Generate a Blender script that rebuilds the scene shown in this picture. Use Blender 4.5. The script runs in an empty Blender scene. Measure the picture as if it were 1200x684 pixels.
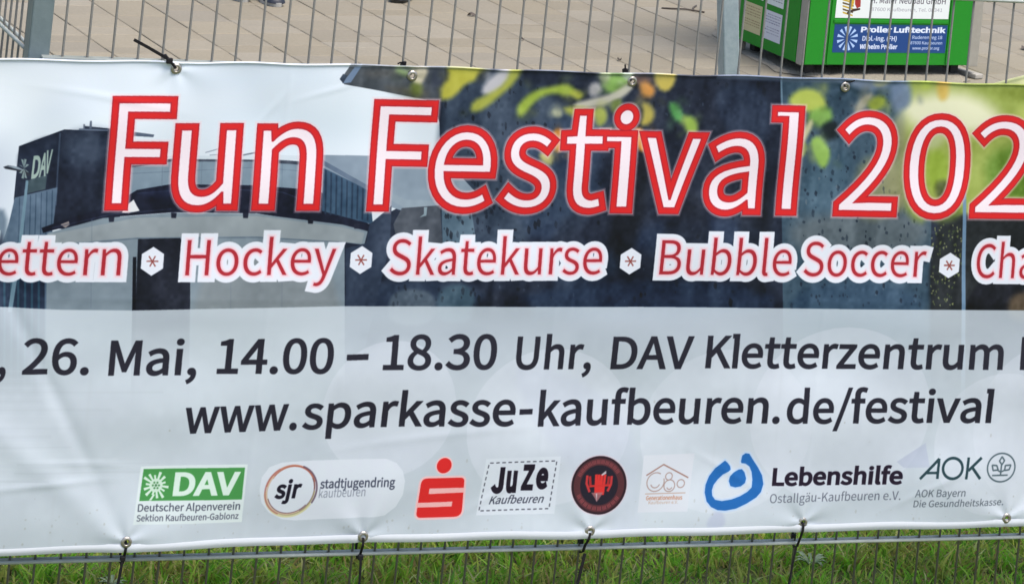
import bpy, bmesh, math, random, json
import numpy as np
from mathutils import Vector, Matrix

# ------------------------------------------------------------------ camera, world, sun, exposure
SC = bpy.context.scene
COL = SC.collection
R_ = math.radians
G = 0.17                                   # height of the lowest fence rod above the ground

cd = bpy.data.cameras.new("camera"); cam = bpy.data.objects.new("camera", cd); COL.objects.link(cam)
yaw, pitch, roll = R_(19.9387), R_(-0.0934), R_(5.9414)
fwd = Vector((math.sin(yaw)*math.cos(pitch), math.cos(yaw)*math.cos(pitch), -math.sin(pitch)))
rt = Vector((math.cos(yaw), -math.sin(yaw), 0)); up = rt.cross(fwd)
r2 = math.cos(roll)*rt + math.sin(roll)*up; u2 = -math.sin(roll)*rt + math.cos(roll)*up
M = Matrix((r2, u2, -fwd)).transposed().to_4x4(); M.translation = Vector((-1.1337, -5.7408, 2.1768+G))
cam.matrix_world = M
cd.sensor_width = 36; cd.lens = 102; cd.shift_x = -0.1049; cd.shift_y = -0.7594
cd.clip_start = 0.1; cd.clip_end = 500
SC.camera = cam

world = bpy.data.worlds.new("World"); SC.world = world; world.use_nodes = True
wn = world.node_tree; bg = wn.nodes["Background"]
sky = wn.nodes.new("ShaderNodeTexSky"); sky.sky_type = 'NISHITA'; sky.sun_disc = False
SUN_EL, SUN_AZ = R_(66), R_(150)           # azimuth measured clockwise from +Y
sky.sun_elevation = SUN_EL; sky.sun_rotation = SUN_AZ; sky.dust_density = 3.0
wn.links.new(sky.outputs[0], bg.inputs[0]); bg.inputs[1].default_value = 0.10
sl = bpy.data.lights.new("sun", 'SUN'); sun = bpy.data.objects.new("sun", sl); COL.objects.link(sun)
sl.energy = 1.6; sl.angle = R_(32); sl.color = (1, .95, .88)
sd_ = Vector((math.sin(SUN_AZ)*math.cos(SUN_EL), math.cos(SUN_AZ)*math.cos(SUN_EL), math.sin(SUN_EL)))
sun.rotation_euler = sd_.to_track_quat('Z', 'Y').to_euler()
SC.view_settings.view_transform = 'Standard'; SC.view_settings.look = 'None'
SC.view_settings.exposure = 1.27; SC.view_settings.gamma = 1
SC.cycles.max_bounces = 6

rnd = random.Random(7)

# ------------------------------------------------------------------ helpers
def tag(o, label=None, cat=None, group=None, kind=None):
    if label: o['label'] = label
    if cat: o['category'] = cat
    if group: o['group'] = group
    if kind: o['kind'] = kind
    return o

def empty(name, loc=(0, 0, 0), rz=0):
    o = bpy.data.objects.new(name, None); COL.objects.link(o)
    o.location = loc; o.rotation_euler = (0, 0, rz); o.empty_display_size = .1
    return o

def link(name, me, parent=None, mat=None, loc=None):
    o = bpy.data.objects.new(name, me); COL.objects.link(o)
    if mat is not None and not me.materials: me.materials.append(mat)
    if parent is not None: o.parent = parent
    if loc is not None: o.location = loc
    return o

def mesh_bm(name, bm, smooth=False):
    me = bpy.data.meshes.new(name); bm.normal_update(); bm.to_mesh(me); bm.free()
    if smooth:
        for p in me.polygons: p.use_smooth = True
    return me

def box_bm(bm, x0, x1, y0, y1, z0, z1, bev=0):
    r = bmesh.ops.create_cube(bm, size=1)
    vs = r['verts']
    for v in vs:
        v.co = Vector((x0+(v.co.x+.5)*(x1-x0), y0+(v.co.y+.5)*(y1-y0), z0+(v.co.z+.5)*(z1-z0)))
    if bev:
        es = list({e for v in vs for e in v.link_edges})
        bmesh.ops.bevel(bm, geom=es, offset=bev, segments=2, affect='EDGES', profile=.5)

def box(name, parent, mat, x0, x1, y0, y1, z0, z1, bev=0):
    bm = bmesh.new(); box_bm(bm, x0, x1, y0, y1, z0, z1, bev)
    return link(name, mesh_bm(name, bm), parent, mat)

def tube_me(name, pts, rad, seg=8, cap=True, flat=None):
    """round tube (or flat strap when flat=(w,t)) along a polyline"""
    bm = bmesh.new(); rings = []
    pts = [Vector(p) for p in pts]; n = len(pts)
    ref = Vector((0, 1, 0)) if flat else Vector((0.13, .97, .2))
    for i, p in enumerate(pts):
        t = (pts[min(i+1, n-1)]-pts[max(i-1, 0)]).normalized()
        a = t.cross(ref)
        if a.length < 1e-3: a = t.cross(Vector((0, 0, 1)))
        a.normalize(); b = a.cross(t).normalized()
        ring = []
        if flat:
            for sx, sy in ((1, 1), (-1, 1), (-1, -1), (1, -1)):
                ring.append(bm.verts.new(p+a*sx*flat[0]/2+b*sy*flat[1]/2))
        else:
            rr = rad if not callable(rad) else rad(i/(n-1))
            for k in range(seg):
                an = 2*math.pi*k/seg
                ring.append(bm.verts.new(p+a*math.cos(an)*rr+b*math.sin(an)*rr))
        rings.append(ring)
    for A, B in zip(rings, rings[1:]):
        m = len(A)
        for k in range(m): bm.faces.new((A[k], A[(k+1) % m], B[(k+1) % m], B[k]))
    if cap:
        bm.faces.new(rings[0][::-1]); bm.faces.new(rings[-1])
    bmesh.ops.recalc_face_normals(bm, faces=bm.faces)
    return mesh_bm(name, bm, smooth=not flat)

# ------------------------------------------------------------------ materials
def mat(name, col, rough=.6, metal=0, spec=.5, noise=None, bump=None, island=None, objrand=0, rough_noise=0):
    """noise=(scale, colour2, amount); bump=(scale,strength,dist)"""
    m = bpy.data.materials.new(name); m.use_nodes = True
    nt = m.node_tree; b = nt.nodes['Principled BSDF']; L = nt.links.new
    b.inputs['Roughness'].default_value = rough; b.inputs['Metallic'].default_value = metal
    b.inputs['Specular IOR Level'].default_value = spec
    tc = nt.nodes.new('ShaderNodeTexCoord')
    rgb = nt.nodes.new('ShaderNodeRGB'); rgb.outputs[0].default_value = (*col, 1); out = rgb.outputs[0]
    if noise:
        for sc, c2, am in (noise if isinstance(noise, list) else [noise]):
            n = nt.nodes.new('ShaderNodeTexNoise'); n.inputs['Scale'].default_value = sc; n.inputs['Detail'].default_value = 6
            n.inputs['Roughness'].default_value = .65
            L(tc.outputs['Object'], n.inputs['Vector'])
            cr = nt.nodes.new('ShaderNodeMapRange'); cr.inputs[1].default_value = .38; cr.inputs[2].default_value = .66
            cr.inputs[4].default_value = am
            L(n.outputs[0], cr.inputs[0])
            mx = nt.nodes.new('ShaderNodeMixRGB'); L(cr.outputs[0], mx.inputs[0]); L(out, mx.inputs[1])
            mx.inputs[2].default_value = (*c2, 1); out = mx.outputs[0]
    if objrand or island:
        if island: oi = nt.nodes.new('ShaderNodeNewGeometry'); ro = oi.outputs['Random Per Island']; am = island
        else: oi = nt.nodes.new('ShaderNodeObjectInfo'); ro = oi.outputs['Random']; am = objrand
        mr = nt.nodes.new('ShaderNodeMapRange'); mr.inputs[3].default_value = 1-am; mr.inputs[4].default_value = 1+am
        L(ro, mr.inputs[0])
        hs = nt.nodes.new('ShaderNodeHueSaturation'); L(mr.outputs[0], hs.inputs['Value']); L(out, hs.inputs['Color'])
        mr2 = nt.nodes.new('ShaderNodeMath'); mr2.operation = 'MULTIPLY'; mr2.inputs[1].default_value = 7.31
        L(ro, mr2.inputs[0]); fr = nt.nodes.new('ShaderNodeMath'); fr.operation = 'FRACT'; L(mr2.outputs[0], fr.inputs[0])
        m3 = nt.nodes.new('ShaderNodeMapRange'); m3.inputs[3].default_value = 1-am*1.2; m3.inputs[4].default_value = 1+am*1.2
        L(fr.outputs[0], m3.inputs[0]); L(m3.outputs[0], hs.inputs['Saturation']); out = hs.outputs[0]
    L(out, b.inputs['Base Color'])
    if bump:
        n = nt.nodes.new('ShaderNodeTexNoise'); n.inputs['Scale'].default_value = bump[0]; n.inputs['Detail'].default_value = 5
        L(tc.outputs['Object'], n.inputs['Vector'])
        bp = nt.nodes.new('ShaderNodeBump'); bp.inputs['Strength'].default_value = bump[1]; bp.inputs['Distance'].default_value = bump[2]
        L(n.outputs[0], bp.inputs['Height']); L(bp.outputs[0], b.inputs['Normal'])
    return m

M_zinc = mat('galvanised wire', (.145, .14, .128), .55, .1, .5, [(60, (.20, .20, .19), .5), (9, (.12, .115, .10), .4)])
M_post = mat('galvanised post', (.30, .36, .39), .5, .25, .5, [(45, (.42, .48, .50), .7), (6, (.24, .30, .34), .5)], bump=(90, .2, .002))
M_fpost = mat('weathered fence post', (.155, .20, .215), .5, .2, .5, [(30, (.21, .26, .275), .7), (6, (.12, .155, .17), .5)], bump=(90, .2, .002))
M_rod = mat('brighter zinc rod', (.36, .39, .36), .5, .1, .5, [(50, (.46, .48, .45), .6), (14, (.25, .27, .24), .4)])  # same zinc as the wires, lightened to offset the banner's shade on the rods
M_black = mat('black nylon', (.010, .009, .011), .6, 0, .2)
M_brass = mat('grommet metal', (.42, .39, .35), .35, .8, .5, (80, (.2, .18, .16), .6))
M_hem = mat('white pvc hem', (.50, .53, .57), .5, 0, .5, (14, (.52, .54, .58), .5))

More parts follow.
